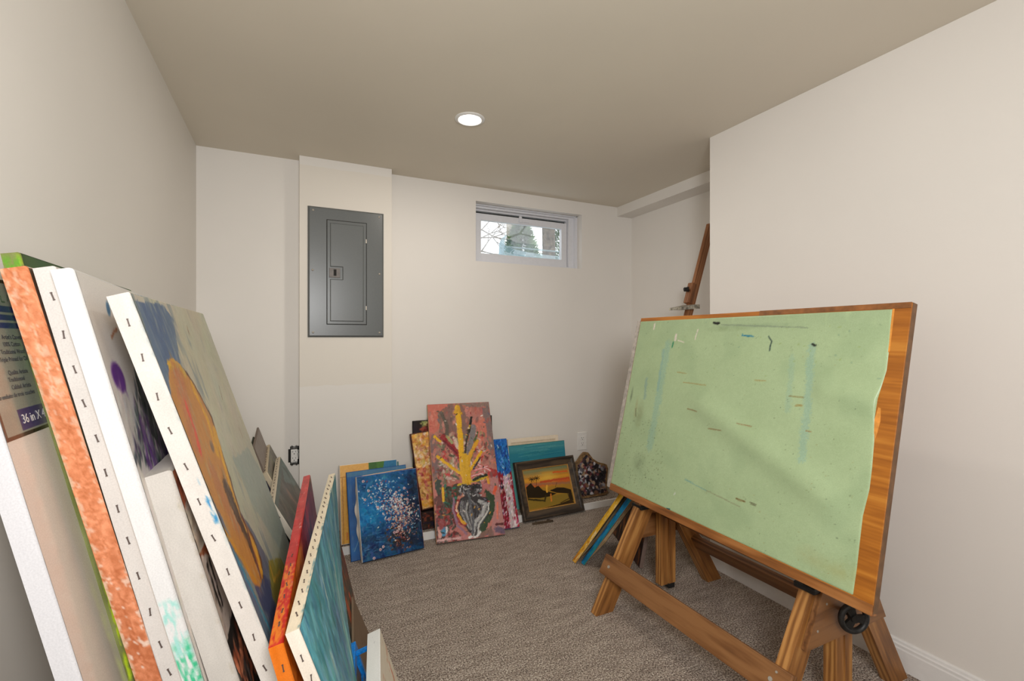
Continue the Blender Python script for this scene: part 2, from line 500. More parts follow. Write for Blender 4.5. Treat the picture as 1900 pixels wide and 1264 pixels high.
def canvas(name, label, cat, mw, pic, T=.02, rough=.00025, sides=None, r=.003, twist=0, group=None, staples=(), mats=('paint', 'edge'), frame=True, flare=None, wob=.0006, back='canvasb', part='painted_canvas'):
    """stretched canvas: front at local y=0 facing -y, x to the right, z up.
    sides: dict L/R/T/B -> function(t 0..1 along [from left or bottom], w 0..1 [front to back], rng, shape) -> colour array
    staples: list of (side, start, end, count, depth 0..1, orient 'v' along the edge)"""
    W, H = pic.W, pic.H; sides = sides or {}
    pic.h = pic.h + rough * (pic.N(W / .012, H / .012, 3) * 2) + rough * pic.rng.random(pic.h.shape) * .5
    g = []
    U = (pic.X / W) * (W - 2 * r) + r; V = (pic.Y / H) * (H - 2 * r) + r
    tw = lambda x, z: twist * z * (1 - 2 * x / W)
    P = np.stack([U, -pic.h + tw(U, V), V], -1); g.append((P, pic.c, 0))
    prof = [(r, 0.), (.3 * r, .3 * r), (0., r)] + [(0., r + (T - r) * k / 12) for k in range(1, 13)]
    wobs = RNG
    for sd in 'LRTB':
        Ls = H if sd in 'LR' else W
        n = max(8, int(Ls / .004)); t_ = np.linspace(0, 1, n); rows = []; ww = []
        wv = np.cumsum(wobs.normal(0, 1, n)); wv = (wv - np.linspace(wv[0], wv[-1], n)); wv = np.abs(wv) / (np.abs(wv).max() + 1e-6) * wob
        for (o, y) in prof:
            a = o + (Ls - 2 * o) * t_; out = wv * min(1, y / T)
            if flare and sd in flare: out = out + flare[sd] * np.sin(np.pi * t_) ** 2 * (y / T) ** 2 * (1 + .5 * np.sin(t_ * 23)) * 1.
            if sd == 'L': q = np.stack([o - out, np.full(n, y), a], -1)
            if sd == 'R': q = np.stack([W - o + out, np.full(n, y), a], -1)
            if sd == 'B': q = np.stack([a, np.full(n, y), o + 0 * out], -1)
            if sd == 'T': q = np.stack([a, np.full(n, y), H - o + out], -1)
            q[:, 1] += tw(q[:, 0], q[:, 2]); rows.append(q); ww.append(y / T)
        PP = np.stack(rows); TT, WW = np.meshgrid(t_, np.array(ww))
        f = sides.get(sd, sides.get('*'))
        if f is None: CC = np.ones(PP.shape) * np.array((228, 222, 212.))
        elif callable(f): CC = f(TT, WW, pic.rng)
        else: CC = np.ones(PP.shape) * np.array(f, float) + (pic.rng.random(TT.shape)[..., None] - .5) * 10
        if sd in 'RT': PP = PP[:, ::-1] if sd == 'T' else PP[:, ::-1]; CC = CC[:, ::-1]
        if sd in 'RB': pass
        g.append((PP, CC, 1))
    # back skin
    bx, bz = np.meshgrid([.002, W / 2, W - .002], [.002, H / 2, H - .002])
    g.append((np.stack([bx, np.full(bx.shape, .004) + tw(bx, bz), bz], -1)[:, ::-1], np.ones(bx.shape + (3,)) * np.array((205, 196, 180.)), 1))
    me = multi_grid(part, g, [M[mats[0]], M[mats[1]]])
    root = empty(name, mw, label, cat, group)
    link(part, me, None, root)
    if frame and T > .009:
        b = .032; m = MB(); e = .0025
        for (x0, z0, x1, z1) in ((e, e, W - e, b), (e, H - b, W - e, H - e), (e, b, b, H - b), (W - b, b, W - e, H - b)):
            k = len(m.v); m.box((x0, .005, z0), (x1, T, z1))
            for i in range(k, len(m.v)):
                q = m.v[i]; m.v[i] = (q[0], q[1] + tw(q[0], q[2]), q[2])
        m.build('stretcher_frame', M['pine'], root)
    elif not frame:
        m = MB().box((.0015, .0045, .0015), (W - .0015, T, H - .0015)); m.build('backing_board', M[back], root)
    # staples
    for sd, s0, s1, n, dep, _o in staples:
        for k in range(n):
            a = s0 + (s1 - s0) * (k + .5) / n + random.uniform(-.006, .006); y = dep * T + random.uniform(-.0012, .0012)
            so = D.objects.new('staple', staple_mesh()); COL.objects.link(so); so.parent = root
            j = R(random.uniform(-9, 9))
            ca, sa = math.cos(j), math.sin(j)
            if sd == 'L': x = -.0012; z = a; X = Vector((0, sa, ca)); Yv = Vector((-1, 0, 0))
            elif sd == 'T': x = a; z = H + .0012; X = Vector((ca, sa, 0)); Yv = Vector((0, 0, 1))
            else: x = W + .0012; z = a; X = Vector((0, sa, ca)); Yv = Vector((1, 0, 0))
            Z = X.cross(Yv); mm = Matrix((X, Yv, Z)).transposed().to_4x4(); mm.translation = (x, y + tw(x, z), z)
            so.matrix_local = mm
    return root


def pyn(a, b=None):
    return np.array(a, float)


def edge(base, spots=(), streak=12):
    """side colour: base plus blotches [(t0,t1,w0,w1,colour,amount)]"""
    def f(T_, W_, rng):
        C = np.ones(T_.shape + (3,)) * np.array(base, float)
        C += (smooth_noise(*T_.shape, 3, max(4, T_.shape[1] // 8), rng)[..., None] - .5) * streak
        for t0, t1, w0, w1, c, amt in spots:
            n = (smooth_noise(*T_.shape, 5, max(6, T_.shape[1] // 7), rng) + smooth_noise(*T_.shape, 10, max(12, T_.shape[1] // 2), rng)) / 2
            m = np.clip((T_ - t0) / .01, 0, 1) * np.clip((t1 - T_) / .01, 0, 1) * np.clip((W_ - w0) / .12 + .5, 0, 1) * np.clip((w1 - W_) / .12 + .5, 0, 1)
            m = m * np.clip((n - .5) * 4 + amt, 0, 1); C = C * (1 - m[..., None]) + np.array(c, float) * m[..., None]
        return C
    return f


exec_parts = []
# ------------------------------------------------------------------ the room
XL, XR, XRR, YB, YC, YL, YE, YREAR = -.43, 1.825, 2.31, 2.80, 2.717, 2.487, 1.637, -2.6


def struct(name, mb, mat, smooth=False):
    o = mb.build(name, mat, smooth=smooth); o['kind'] = 'structure'; return o


m = MB().box((XL - .1, YREAR - .1, -.1), (XRR + .1, YB + .3, 0)); m.box((XL, YL + .012, 0), (XRR, YB, .04)); struct('floor', m, M['carpet'])
struct('trim_1', MB().box((XL, YL, 0), (XRR, YL + .012, .041), .0015), M['trim'])
struct('wall_left', MB().box((XL - .1, YREAR, 0), (XL, YB, CEIL)), M['wall'])
# back wall with window opening
wx0, wx1, wz0, wz1 = 1.065, 1.868, 1.583, 1.967
m = MB(); D_ = .2
m.box((XL - .1, YB, 0), (wx0, YB + D_, CEIL)); m.box((wx1, YB, 0), (XRR + .1, YB + D_, CEIL))
m.box((wx0, YB, 0), (wx1, YB + D_, wz0)); m.box((wx0, YB, wz1), (wx1, YB + D_, CEIL))
struct('wall_back', m, M['wall'])
struct('wall_chase', MB().box((.04, YC, 0), (.521, YB, CEIL), .0012), M['chase'])
struct('wall_right', MB().box((XR, YREAR, 0), (XRR + .1, YE, CEIL), .0012), M['wallr'])
struct('wall_recess', MB().box((XRR, YE, 0), (XRR + .1, YB, CEIL)), M['wall'])
struct('wall_rear', MB().box((XL - .1, YREAR - .1, 0), (XRR + .1, YREAR, CEIL)), M['wall'])
struct('ceiling', MB().box((XL - .1, YREAR - .1, CEIL), (XRR + .1, YB + .2, CEIL + .12)), M['ceil'])
struct('trim_2', MB().box((2.178, YE, 1.99), (XRR, YB, CEIL)), M['wall'])
prof = [(0, 0), (-.0125, 0), (-.0125, .066), (-.0105, .071), (-.0105, .079), (-.007, .083), (-.006, .09), (-.003, .094), (0, .094)]
struct('baseboard_right', MB().prism([(XR + a, b) for a, b in prof], YREAR, YE, 'y'), M['trim'])
struct('baseboard_recess', MB().prism([(XRR + a, b) for a, b in prof], YE, YL, 'y'), M['trim'])

# ------------------------------------------------------------------ window
root = D.objects.new('window_1', None); COL.objects.link(root); root.location = (wx0, YB, wz0); root['kind'] = 'structure'
bpy.context.view_layer.update()
inv = Matrix.Translation((-wx0, -YB, -wz0))


def ring(m, x0, x1, z0, z1, y0, y1, l, r_, b, t_):
    m.box((x0, y0, z0), (x0 + l, y1, z1), .001); m.box((x1 - r_, y0, z0), (x1, y1, z1), .001)
    m.box((x0 + l, y0, z0), (x1 - r_, y1, z0 + b), .001); m.box((x0 + l, y0, z1 - t_), (x1 - r_, y1, z1), .001)
    return m


m = MB(); ring(m, wx0, 1.846, wz0, 1.958, 2.875, 2.96, .022, .042, .02, .012)
ring(m, wx0 + .022, 1.806, wz0 + .02, 1.947, 2.905, 2.955, .006, .006, .01, .012)
m.box((1.846, 2.85, wz0), (1.853, 2.96, wz1)); m.box((wx0, 2.85, 1.958), (wx1, 2.96, 1.961)); m.box((1.853, 2.86, wz0), (wx1, 2.96, wz1)); m.box((wx0, 2.86, 1.961), (wx1, 2.96, wz1))
m.build('window_frame', M['vinyl'], root, inv)
m = MB(); ring(m, 1.087, 1.799, 1.604, 1.917, 2.892, 2.925, .05, .043, .05, .042)
m.build('sash', M['vinyl'], root, inv)
MB().box((1.085, 2.925, 1.914), (1.801, 2.927, 1.934)).build('gasket', M['dark'], root, inv)
m = MB().box((1.415, 2.884, 1.893), (1.435, 2.893, 1.928), .002); m.box((1.425, 2.880, 1.889), (1.49, 2.886, 1.895), .0015); m.box((1.412, 2.878, 1.885), (1.432, 2.888, 1.905), .002)
m.build('latch', M['vinyl'], root, inv)
MB().box((1.13, 2.906, 1.65), (1.76, 2.910, 1.88)).build('pane', M['glass'], root, inv)

# ------------------------------------------------------------------ outdoors, beyond the window
grass = flat('winter_ground', (150, 148, 138), .9, var=.2, nscale=6)
struct('ground', MB().box((-6, YB + .62, 1.35), (16, 24, 1.5)), grass)
m = MB(); n = 14; vs_ = []
for k in range(n + 1):
    a = math.pi * k / n
    vs_.append((2.12 - .78 * math.cos(a), YB + .2 + .62 * math.sin(a)))
for k in range(n):
    (a0, b0), (a1, b1) = vs_[k], vs_[k + 1]
    for zz, tl, ins in ((1.5, .28, 0), (1.78, .04, .02)):
        i2 = ins + .02
        f0 = lambda a, b, s_: (2.12 + (a - 2.12) * (1 - s_), YB + .2 + (b - YB - .2) * (1 - s_))
        p = [f0(a0, b0, ins) + (zz,), f0(a1, b1, ins) + (zz,), f0(a1, b1, i2) + (zz + tl,), f0(a0, b0, i2) + (zz + tl,)]
        q = [(x, y - .004, z) for x, y, z in p]
        m.add(p + q, [(0, 1, 2, 3), (7, 6, 5, 4), (0, 4, 5, 1), (2, 6, 7, 3)])
m.cyl((1.5, YB + .5, 1.80), (2.7, YB + .58, 1.81), .006)
for xx in (1.65, 1.85, 2.05): m.cyl((xx, YB + .4, 1.66), (xx + .05, YB + .42, 1.72), .006)
cv = m.build('window_well_cover', M['cover']); tag(cv, 'clear bluish plastic window well cover outside the small window', 'window well cover')
bark = flat('bark', (96, 84, 72), .9, bump=.8, var=.35, nscale=25)
m = MB()
for k in range(6):
    m.cyl((2.845 + .01 * math.sin(k), 5.0, 1.4 + k * .4), (2.845 + .01 * math.sin(k + 1), 5.0, 1.8 + k * .4), .078, .078, 14)
tag(m.build('tree_trunk', bark, smooth=True), 'thick grey brown tree trunk seen through right part of window', 'tree')
bark2 = flat('pale_bark', (150, 140, 130), .9, bump=.8, var=.2, nscale=25)
leafm = flat('conifer_needles', (92, 122, 76), .8, var=.35, nscale=9)


def bush(name, c, rx, rz, n, label, mat, size=.05):
    rr = random.Random(hash(name) % 1000 if False else len(label)); vs_ = []; fs_ = []
    for k in range(n):
        a = rr.uniform(0, 6.283); zz = rr.random(); rad = rx * (1 - zz) ** .7 * rr.uniform(.3, 1.05)
        p = Vector((c[0] + rad * math.cos(a), c[1] + rad * math.sin(a) * .6, c[2] + zz * rz))
        d = Vector((math.cos(a), math.sin(a) * .6, rr.uniform(.1, .9))).normalized(); s_ = d.orthogonal().normalized() * size * .22
        L = size * rr.uniform(.6, 1.5); kk = len(vs_)
        u_ = d.cross(s_).normalized() * size * .1
        vs_ += [p + s_, p - s_, p + d * L * .6 - s_ * .8 + u_, p + d * L, p + d * L * .6 + s_ * .8 + u_]; fs_.append((kk, kk + 1, kk + 2, kk + 3, kk + 4))
    me = mesh('needles', vs_, fs_); e = empty(name, Matrix.Translation(c), label, 'shrub')
    link('needles', me, mat, e, Matrix.Translation(-Vector(c)))
    s = MB(); s.cyl((c[0], c[1], c[2] - .1), (c[0], c[1], c[2] + rz * .9), .03, .008, 8); s.build('stem', bark, e, Matrix.Translation(-Vector(c)))
    return e


bush('conifer', (2.78, 5.6, 1.45), .46, 1.25, 6500, 'green conifer shrub in the middle of the window view', leafm)
bush('evergreen_bush', (3.78, 6.2, 1.45), .45, 2.2, 3500, 'dark evergreen bush right of the trunk outside the window', leafm, .07)
m = MB()
def branch(m, p, d, L, r_, depth, rr):
    q = p + d * L; m.cyl(p[:], q[:], r_, r_ * .7, 6)
    if depth:
        for s_ in (-1, 1):
            dd = (d + Vector((rr.uniform(-.5, .5), rr.uniform(-.2, .2), s_ * rr.uniform(.1, .6)))).normalized(); branch(m, q, dd, L * .75, r_ * .65, depth - 1, rr)
rr = random.Random(5)
m.cyl((2.3, 6.5, 1.4), (2.35, 6.5, 3.0), .07, .05, 8)
for z_ in (2.3, 2.5, 2.62, 2.8): branch(m, Vector((2.34, 6.5, z_)), Vector((.9, 0, .35)).normalized(), .24, .016, 4, rr)
tag(m.build('bare_tree', bark2), 'bare branching tree at the left edge of the window view', 'tree')
m = MB().box((3.2, 6.9, 1.4), (3.42, 7.0, 3.6))
tag(m.build('utility_post', flat('weathered_wood', (165, 155, 140), .8, var=.15, nscale=10)), 'pale weathered wooden post behind the conifer outside', 'post')

# ------------------------------------------------------------------ downlight
lx, ly = .713, 1.949
e = empty('ceiling_light', Matrix.Translation((lx, ly, CEIL)), 'round white recessed ceiling light, switched on', 'ceiling light')
MB().lathe([(.066, 0), (.066, -.002), (.062, -.005), (.052, -.006), (.047, -.002), (.046, .0), (.066, 0)], 48).build('trim_ring', M['trim'], e, None, True)
m = MB().lathe([(.0005, -.0015), (.046, -.0015), (.046, -.0005)], 40); m.build('lens', M['lens'], e)
l = D.lights.new('lamp', 'AREA'); l.shape = 'DISK'; l.size = .09; l.energy = 5.2; l.color = (1, .93, .85)
lo = D.objects.new('lamp', l); COL.objects.link(lo); lo.parent = e; lo.location = (0, 0, -.01)

# ------------------------------------------------------------------ electrical panel
e = empty('electrical_panel', Matrix.Translation((.08, YC, 1.0965)), 'grey steel electrical panel with closed door on the back wall', 'electrical panel')
inv = Matrix.Translation((-.08, -YC, -1.0965))
x0, x1, z0, z1 = .08, .474, 1.0965, 1.795
m = MB(); b = .009
vsq = [(x0, YC, z0), (x1, YC, z0), (x1, YC, z1), (x0, YC, z1), (x0, YC - .004, z0), (x1, YC - .004, z0), (x1, YC - .004, z1), (x0, YC - .004, z1),
       (x0 + b, YC - .012, z0 + b), (x1 - b, YC - .012, z0 + b), (x1 - b, YC - .012, z1 - b), (x0 + b, YC - .012, z1 - b)]
m.add(vsq, [(0, 1, 5, 4), (1, 2, 6, 5), (2, 3, 7, 6), (3, 0, 4, 7), (4, 5, 9, 8), (5, 6, 10, 9), (6, 7, 11, 10), (7, 4, 8, 11), (8, 9, 10, 11)])
m.build('cover', M['panel'], e, inv)
dx0, dx1, dz0, dz1 = .176, .378, 1.168, 1.727
y = YC - .012
def rect_ring(m, a0, a1, c0, c1, t_, y0, y1):
    m.box((a0, y0, c0), (a0 + t_, y1, c1)); m.box((a1 - t_, y0, c0), (a1, y1, c1)); m.box((a0 + t_, y0, c0), (a1 - t_, y1, c0 + t_)); m.box((a0 + t_, y0, c1 - t_), (a1 - t_, y1, c1))
m = MB(); rect_ring(m, dx0 - .0035, dx1 + .0035, dz0 - .0035, dz1 + .0035, .004, y - .001, y)
m.build('door_gap', M['dark'], e, inv)
lz0, lz1, lx1 = 1.418, 1.468, .245
poly = [(dx0, dz0), (dx1, dz0), (dx1, dz1), (dx0, dz1)]
m = MB().box((dx0, y - .0035, dz0), (dx1, y, dz1), .0012)
# raised inner field with a notch round the latch
o = .014
fld = [(dx0 + o, dz0 + o), (dx1 - o, dz0 + o), (dx1 - o, dz1 - o), (dx0 + o, dz1 - o), (dx0 + o, lz1 + .008), (lx1 + .008, lz1 + .008), (lx1 + .008, lz0 - .008), (dx0 + o, lz0 - .008)]
cx_, cz_ = (dx0 + dx1) / 2, (dz0 + dz1) / 2
inn = [(fx + (.004 if fx < cx_ and i not in (5, 6) else (-.004 if i not in (5, 6) else .004)), fz + (.004 if i in (0, 1, 4, 5) else -.004)) for i, (fx, fz) in enumerate(fld)]
vs_ = [(a, y - .0035, b_) for a, b_ in fld] + [(a, y - .0075, b_) for a, b_ in inn]
m.add(vs_, [(i, (i + 1) % 8, (i + 1) % 8 + 8, i + 8) for i in range(8)] + [(8, 9, 10, 13, 14, 15), (10, 11, 12, 13)])
dr = m.build('door', M['panel'], e, inv)
m = MB().box((.186, y - .009, lz0), (lx1 - .004, y - .003, lz1), .001); lt = m.build('latch', flat('latch_bronze', (92, 84, 78), .4, .2), dr)
m = MB().box((.208, y - .0115, lz0 + .01), (.222, y - .008, lz1 - .006), .001); m.build('latch_tab', M['dark'], dr)
for zc in (1.629, 1.258):
    MB().box((dx1 - .004, y - .006, zc - .011), (dx1 + .003, y - .001, zc + .011), .001).build('hinge', M['screw'], dr)
for sx_, sz_ in ((.106, 1.773), (.448, 1.772), (.104, 1.454), (.45, 1.452), (.106, 1.122), (.45, 1.122)):
    q = MB().lathe([(.0005, .0035), (.003, .003), (.0055, .0008), (.0058, 0)], 14)
    q.box((-.004, -.0006, .0028), (.004, .0006, .0038))
    mm = inv @ Matrix.Translation((sx_, y, sz_)) @ Matrix.Rotation(R(90), 4, 'X')
    q.build('screw', M['screw'], e, mm, True)

# ------------------------------------------------------------------ outlets


def outlet_face(root, inv, cx, cz, y, sep=.019):
    for s_ in (-1, 1):
        zz = cz + s_ * sep
        m = MB().box((cx - .0165, y - .003, zz - .0145), (cx + .0165, y, zz + .0145), .002)
        o = m.build('socket', M['plastic'], root, inv)
        k = MB().box((cx - .0085, y - .0036, zz + .001), (cx - .0065, y - .0025, zz + .0095)); k.box((cx + .0062, y - .0036, zz + .002), (cx + .0082, y - .0025, zz + .0085))
        k.cyl((cx, y - .0036, zz - .007), (cx, y - .0025, zz - .007), .0028, n=10)
        k.build('slots', M['dark'], o)


e = empty('wall_outlet', Matrix.Translation((1.868, YB, .362)), 'white duplex wall outlet with cover plate right of the paintings', 'outlet')
inv = Matrix.Translation((-1.868, -YB, -.362))
MB().box((1.829, YB - .006, .299), (1.906, YB, .425), .003).build('cover_plate', M['plastic'], e, inv)
outlet_face(e, inv, 1.868, .362, YB - .005)
k = MB().cyl((1.868, YB - .0075, .362), (1.868, YB - .005, .362), .003, n=12); k.build('screw', M['plastic'], e, inv)
cx_ = .0155; cz_ = .456
e = empty('uncovered_outlet', Matrix.Translation((cx_, YB, cz_)), 'bare wall outlet without cover plate beside the patched chase', 'outlet')
inv = Matrix.Translation((-cx_, -YB, -cz_))
m = MB().box((cx_ - .029, YB - .0015, cz_ - .036), (cx_ + .024, YB, cz_ + .036)); m.box((cx_ - .02, YB - .0015, cz_ - .05), (cx_ + .024, YB, cz_ + .05)); m.build('box_opening', M['dark'], e, inv)
for s_ in (-1, 1):
    m = MB()
    m.box((cx_ - .016, YB - .004, cz_ + s_ * .043 - .006), (cx_ + .016, YB - .002, cz_ + s_ * .043 + .006), .0008)
    m.cyl((cx_ - .011, YB - .004, cz_ + s_ * .049), (cx_ - .011, YB - .002, cz_ + s_ * .049), .006, n=12)
    m.cyl((cx_ + .011, YB - .004, cz_ + s_ * .049), (cx_ + .011, YB - .002, cz_ + s_ * .049), .006, n=12)
    m.cyl((cx_, YB - .006, cz_ + s_ * .041), (cx_, YB - .002, cz_ + s_ * .041), .003, n=10)
    m.build('mounting_ear', M['steel'], e, inv)
MB().box((cx_ - .0165, YB - .009, cz_ - .034), (cx_ + .0165, YB - .002, cz_ + .034), .002).build('receptacle', M['plastic'], e, inv)
k = MB()
for zz in (cz_ - .0175, cz_ + .0175):
    k.box((cx_ - .0085, YB - .0096, zz + .001), (cx_ - .0065, YB - .0085, zz + .0095)); k.box((cx_ + .0062, YB - .0096, zz + .002), (cx_ + .0082, YB - .0085, zz + .0085)); k.cyl((cx_, YB - .0096, zz - .007), (cx_, YB - .0085, zz - .007), .0026, n=10)
k.build('slots', M['dark'], e, inv)
k = MB().cyl((cx_ + .018, YB - .006, cz_ + .012), (cx_ + .021, YB - .006, cz_ + .03), .0016, n=8).cyl((cx_ + .021, YB - .006, cz_ + .012), (cx_ + .018, YB - .006, cz_ - .02), .0018, n=8)
k.build('wire', M['plastic'], e, inv)
# ------------------------------------------------------------------ drafting table
e = empty('drafting_table', Matrix.Translation((1.43, 1.17, 0)), 'oak drafting table with green tilted top standing along the right wall', 'drafting table')
bpy.context.view_layer.update()
for tag_y, yc, out in ((1.5375, 1.5375, 1), (.8375, .8375, -1)):
    dl = Vector((.203, 0, .368)).normalized()
    kx = 0 if out > 0 else .012
    bar('leg', (1.12 + kx - .11, yc, -.2), (1.12 + kx + .215, yc, .39), .071, .036, M['oak'], e, up=(-.368, 0, .203), bev=.002, cut0=0.0005)
    bar('leg', (1.725 + kx * 2 + .12, yc, -.2), (1.725 + kx * 2 - .222, yc, .37), .07, .036, M['oak'], e, up=(.37, 0, .222), cut0=0.0005)
    # centre post: two staves and a black shoe
    m = MB().box((0, -.018, -.040), (.375, .018, -.003), .002); m.box((0, -.018, .003), (.375, .018, .040), .002); m.box((.04, -.008, -.004), (.375, .008, .004))
    X_ = Vector((0, 0, 1)); Y_ = Vector((0, 1, 0)); Z_ = X_.cross(Y_)
    mw = Matrix((X_, Y_, Z_)).transposed().to_4x4(); mw.translation = (1.452, yc + .0, .045)
    m.build('centre_post', M['oak'], e, e.matrix_world.inverted() @ mw)
    MB().box((1.457, yc - .016, .022), (1.49, yc + .016, .0445), .004).build('post_shoe', M['black'], e, e.matrix_world.inverted())
    # gusset plate on the outer face
    yg = yc + out * .0275
    z0g, z1g = .247, .395
    fx = lambda z: 1.085 + kx + .552 * z; bx = lambda z: 1.765 + kx * 2 - .6 * z
    m = MB().prism([(fx(z0g) + .02, z0g), (bx(z0g) - .01, z0g), (bx(z1g), z1g), (fx(z1g) + .01, z1g)], yg - .008, yg + .008, 'y')
    m.build('gusset_plate', M['oakd'], e, e.matrix_world.inverted())
    for (sx_, sz_) in ((1.30, .29), (1.34, .355), (1.42, .30)):
        k = MB().cyl((sx_, yg + out * .0075, sz_), (sx_, yg + out * .0092, sz_), .0035, n=10); k.build('screw', M['screw'], e, e.matrix_world.inverted())
    # iron pivot bracket between trestle and board
    m = MB().box((1.295, yc - .03, .385), (1.36, yc + .03, .40), .003); m.prism([(1.30, .398), (1.385, .398), (1.37, .47), (1.33, .48)], yc - .006, yc + .006, 'y')
    m.cyl((1.345, yc - .022, .44), (1.345, yc + .022, .44), .014, n=16)
    m.build('pivot_bracket', M['black'], e, e.matrix_world.inverted())
    m = MB().prism([(1.31, .37), (1.56, .33), (1.54, .40), (1.34, .41)], yc - .014, yc + .014, 'y'); m.build('top_block', M['oakd'], e, e.matrix_world.inverted())
s = Vector((.203, 0, .368)).normalized()
q = bar('front_stretcher', (1.162, 1.578, .168), (1.178, .795, .168), .078, .022, M['oakd'], e, up=s, bev=.003)
for yy, off in ((.845, .0), (.835, .024), (1.535, .0)):
    c = Vector((1.1765 if yy < 1 else 1.162, yy, .168)) + s * off; nrm = Vector((-s.z, 0, s.x))
    k = MB().cyl(c + nrm * .010, c + nrm * .0135, .0058 if off == 0 else .003, n=14); k.build('bolt', M['screw'], e, e.matrix_world.inverted())
bar('rear_stretcher', (1.605, 1.52, .20), (1.618, .855, .20), .058, .026, M['oakd'], e, up=(-.5, 0, .86))
bar('pivot_rail', (1.44, 1.52, .36), (1.44, .855, .36), .05, .03, M['oakd'], e)
# hand wheel
wn = Vector((-.38, -.92, 0)).normalized(); wc = Vector((1.398, .765, .322))
X_ = wn.cross(Vector((0, 0, 1))).normalized(); Y_ = wn.cross(X_)
mw = Matrix((X_, Y_, wn)).transposed().to_4x4(); mw.translation = wc
m = MB(); prof = []
for k in range(13):
    a = 2 * math.pi * k / 12; prof.append((.036 + .0075 * math.cos(a), .009 * math.sin(a)))
m.lathe(prof, 36); m.lathe([(.0005, .008), (.011, .008), (.012, -.008), (.0005, -.008)], 20)
for k in range(3):
    a = 2 * math.pi * k / 3 + .9; ca, sa = math.cos(a), math.sin(a); pn = (-sa, ca)
    m.add([(ca * .008 + pn[0] * h_, sa * .008 + pn[1] * h_, z_) for h_ in (-.009, .009) for z_ in (-.004, .004)] + [(ca * .032 + pn[0] * h_, sa * .032 + pn[1] * h_, z_) for h_ in (-.013, .013) for z_ in (-.004, .004)],
          [(0, 1, 5, 4), (2, 6, 7, 3), (0, 4, 6, 2), (1, 3, 7, 5), (4, 5, 7, 6), (0, 2, 3, 1)])
m.build('hand_wheel', M['black'], e, e.matrix_world.inverted() @ mw, True)
MB().cyl(wc, wc - wn * .05, .006, n=12).build('wheel_shaft', M['black'], e, e.matrix_world.inverted())
# the board itself
bW, bH = 1.031, .764
bm_ = pose(1.259, 1.671, -90.8, 13.04, 0, .437)
bl = e.matrix_world.inverted() @ bm_
MB().box((0, 0, 0), (bW, .020, bH), .0018).build('board', M['orange'], e, bl @ Matrix.Identity(4))
MB().box((bW - .001, .0008, .0008), (bW + .0012, .0195, bH - .0008), .0005).build('end_edge', flat('worn_end_wood', (112, 78, 48), .5, var=.12, nscale=40), e, bl)
m = MB().box((-.018, -.003, .002), (.002, .021, bH - .012), .001); m.build('metal_edge_strip', flat('worn_aluminium', (176, 168, 160), .45, .35, .1, .12, 60), e, bl)
m = MB().box((0, -.0022, -.006), (bW - .0, .0195, .020), .002); m.build('bottom_rail', M['frontrail'], e, bl)
m = MB().box((.60, -.0012, bH - .0150), (bW - .002, 0.002, bH + .0008), .0006); m.build('top_rail', flat('dark_shellac', (134, 84, 42), .4, var=.2, nscale=30), e, bl)
for xx in (.12, .82):
    MB().box((xx, .0205, .02), (xx + .05, .042, bH - .03), .002).build('cleat', M['oakd'], e, bl)
hb = hom([(1190, 592), (1696, 555), (1617, 1138), (1130, 907)])
p = Pic(bW, bH, .0028, (170, 190, 147), 5, hb)
p.vary(5, 8, 6); p.vary(4, 120, 90)
p.blotch((150, 172, 132), 10, 8, .62, .2, .35)
g_ = np.clip(1 - p.X / .30, 0, 1); p.mix(g_ * .18, (140, 160, 124))
p.mix(np.clip(1 - (bH - p.Y) / .09, 0, 1) * .3 * (p.N(60, 6) > .35), (146, 164, 132))
for pts, wd, c, a in (([(1240, 640), (1226, 715), (1212, 790), (1205, 830)], .034, (140, 176, 160), .5), ([(1232, 650), (1220, 725)], .012, (120, 160, 165), .35),
                      ([(1507, 640), (1497, 760), (1488, 850)], .022, (140, 176, 164), .45), ([(1470, 660), (1462, 760)], .018, (148, 180, 158), .4), ([(1200, 705), (1196, 740)], .016, (120, 150, 150), .45)):
    p.line(pts, wd, c, .9, 0, a)
for c_, rx_, ry_, col_, am in (((1186, 770), .03, .07, (128, 132, 96), .55), ((1172, 735), .007, .05, (84, 92, 74), .65), ((1180, 760), .012, .06, (146, 116, 74), .35), ((1350, 610), .11, .014, (128, 146, 104), .5), ((1400, 603), .2, .012, (120, 140, 112), .4), ((1185, 860), .05, .06, (112, 126, 96), .45), ((1560, 1060), .10, .04, (164, 164, 110), .5), ((1500, 1030), .05, .03, (170, 160, 110), .35)):
    x_, y_ = p.q(c_); d_ = np.hypot((p.X - x_) / rx_, (p.Y - y_) / ry_); p.mix(np.clip(1 - d_, 0, 1) * am * (p.N(50, 40) * 1.6), col_)
p.line([(1325, 598), (1335, 600)], .009, (30, 32, 30)); p.line([(1340, 602), (1500, 606)], .004, (118, 130, 112), .9, 0, .6)
p.line([(1427, 622), (1432, 632), (1428, 648)], .004, (40, 60, 60)); p.line([(1508, 636), (1513, 639)], .007, (30, 32, 26)); p.line([(1378, 621), (1398, 623)], .005, (60, 130, 150), .9)
p.line([(1250, 636), (1248, 645)], .006, (40, 130, 90)); p.line([(1180, 760), (1180, 775)], .003, (90, 90, 60))
for a_, b_, c_ in (((1257, 692), (1273, 694), (150, 120, 60)), ((1268, 710), (1310, 715), (160, 130, 70)), ((1276, 759), (1295, 764), (120, 80, 40)), ((1315, 795), (1340, 799), (130, 90, 50)), ((1370, 786), (1395, 791), (140, 100, 60)), ((1465, 733), (1492, 736), (130, 110, 60)), ((1475, 750), (1488, 751), (150, 120, 60)), ((1495, 797), (1504, 799), (150, 110, 60)), ((1400, 705), (1420, 706), (160, 130, 70)), ((1365, 925), (1380, 930), (110, 80, 40)), ((1390, 932), (1402, 937), (70, 60, 40)), ((1270, 890), (1310, 910), (120, 160, 150)), ((1310, 910), (1372, 940), (140, 140, 110))):
    p.line([a_, b_], .0032, c_, .8, 0, .75)
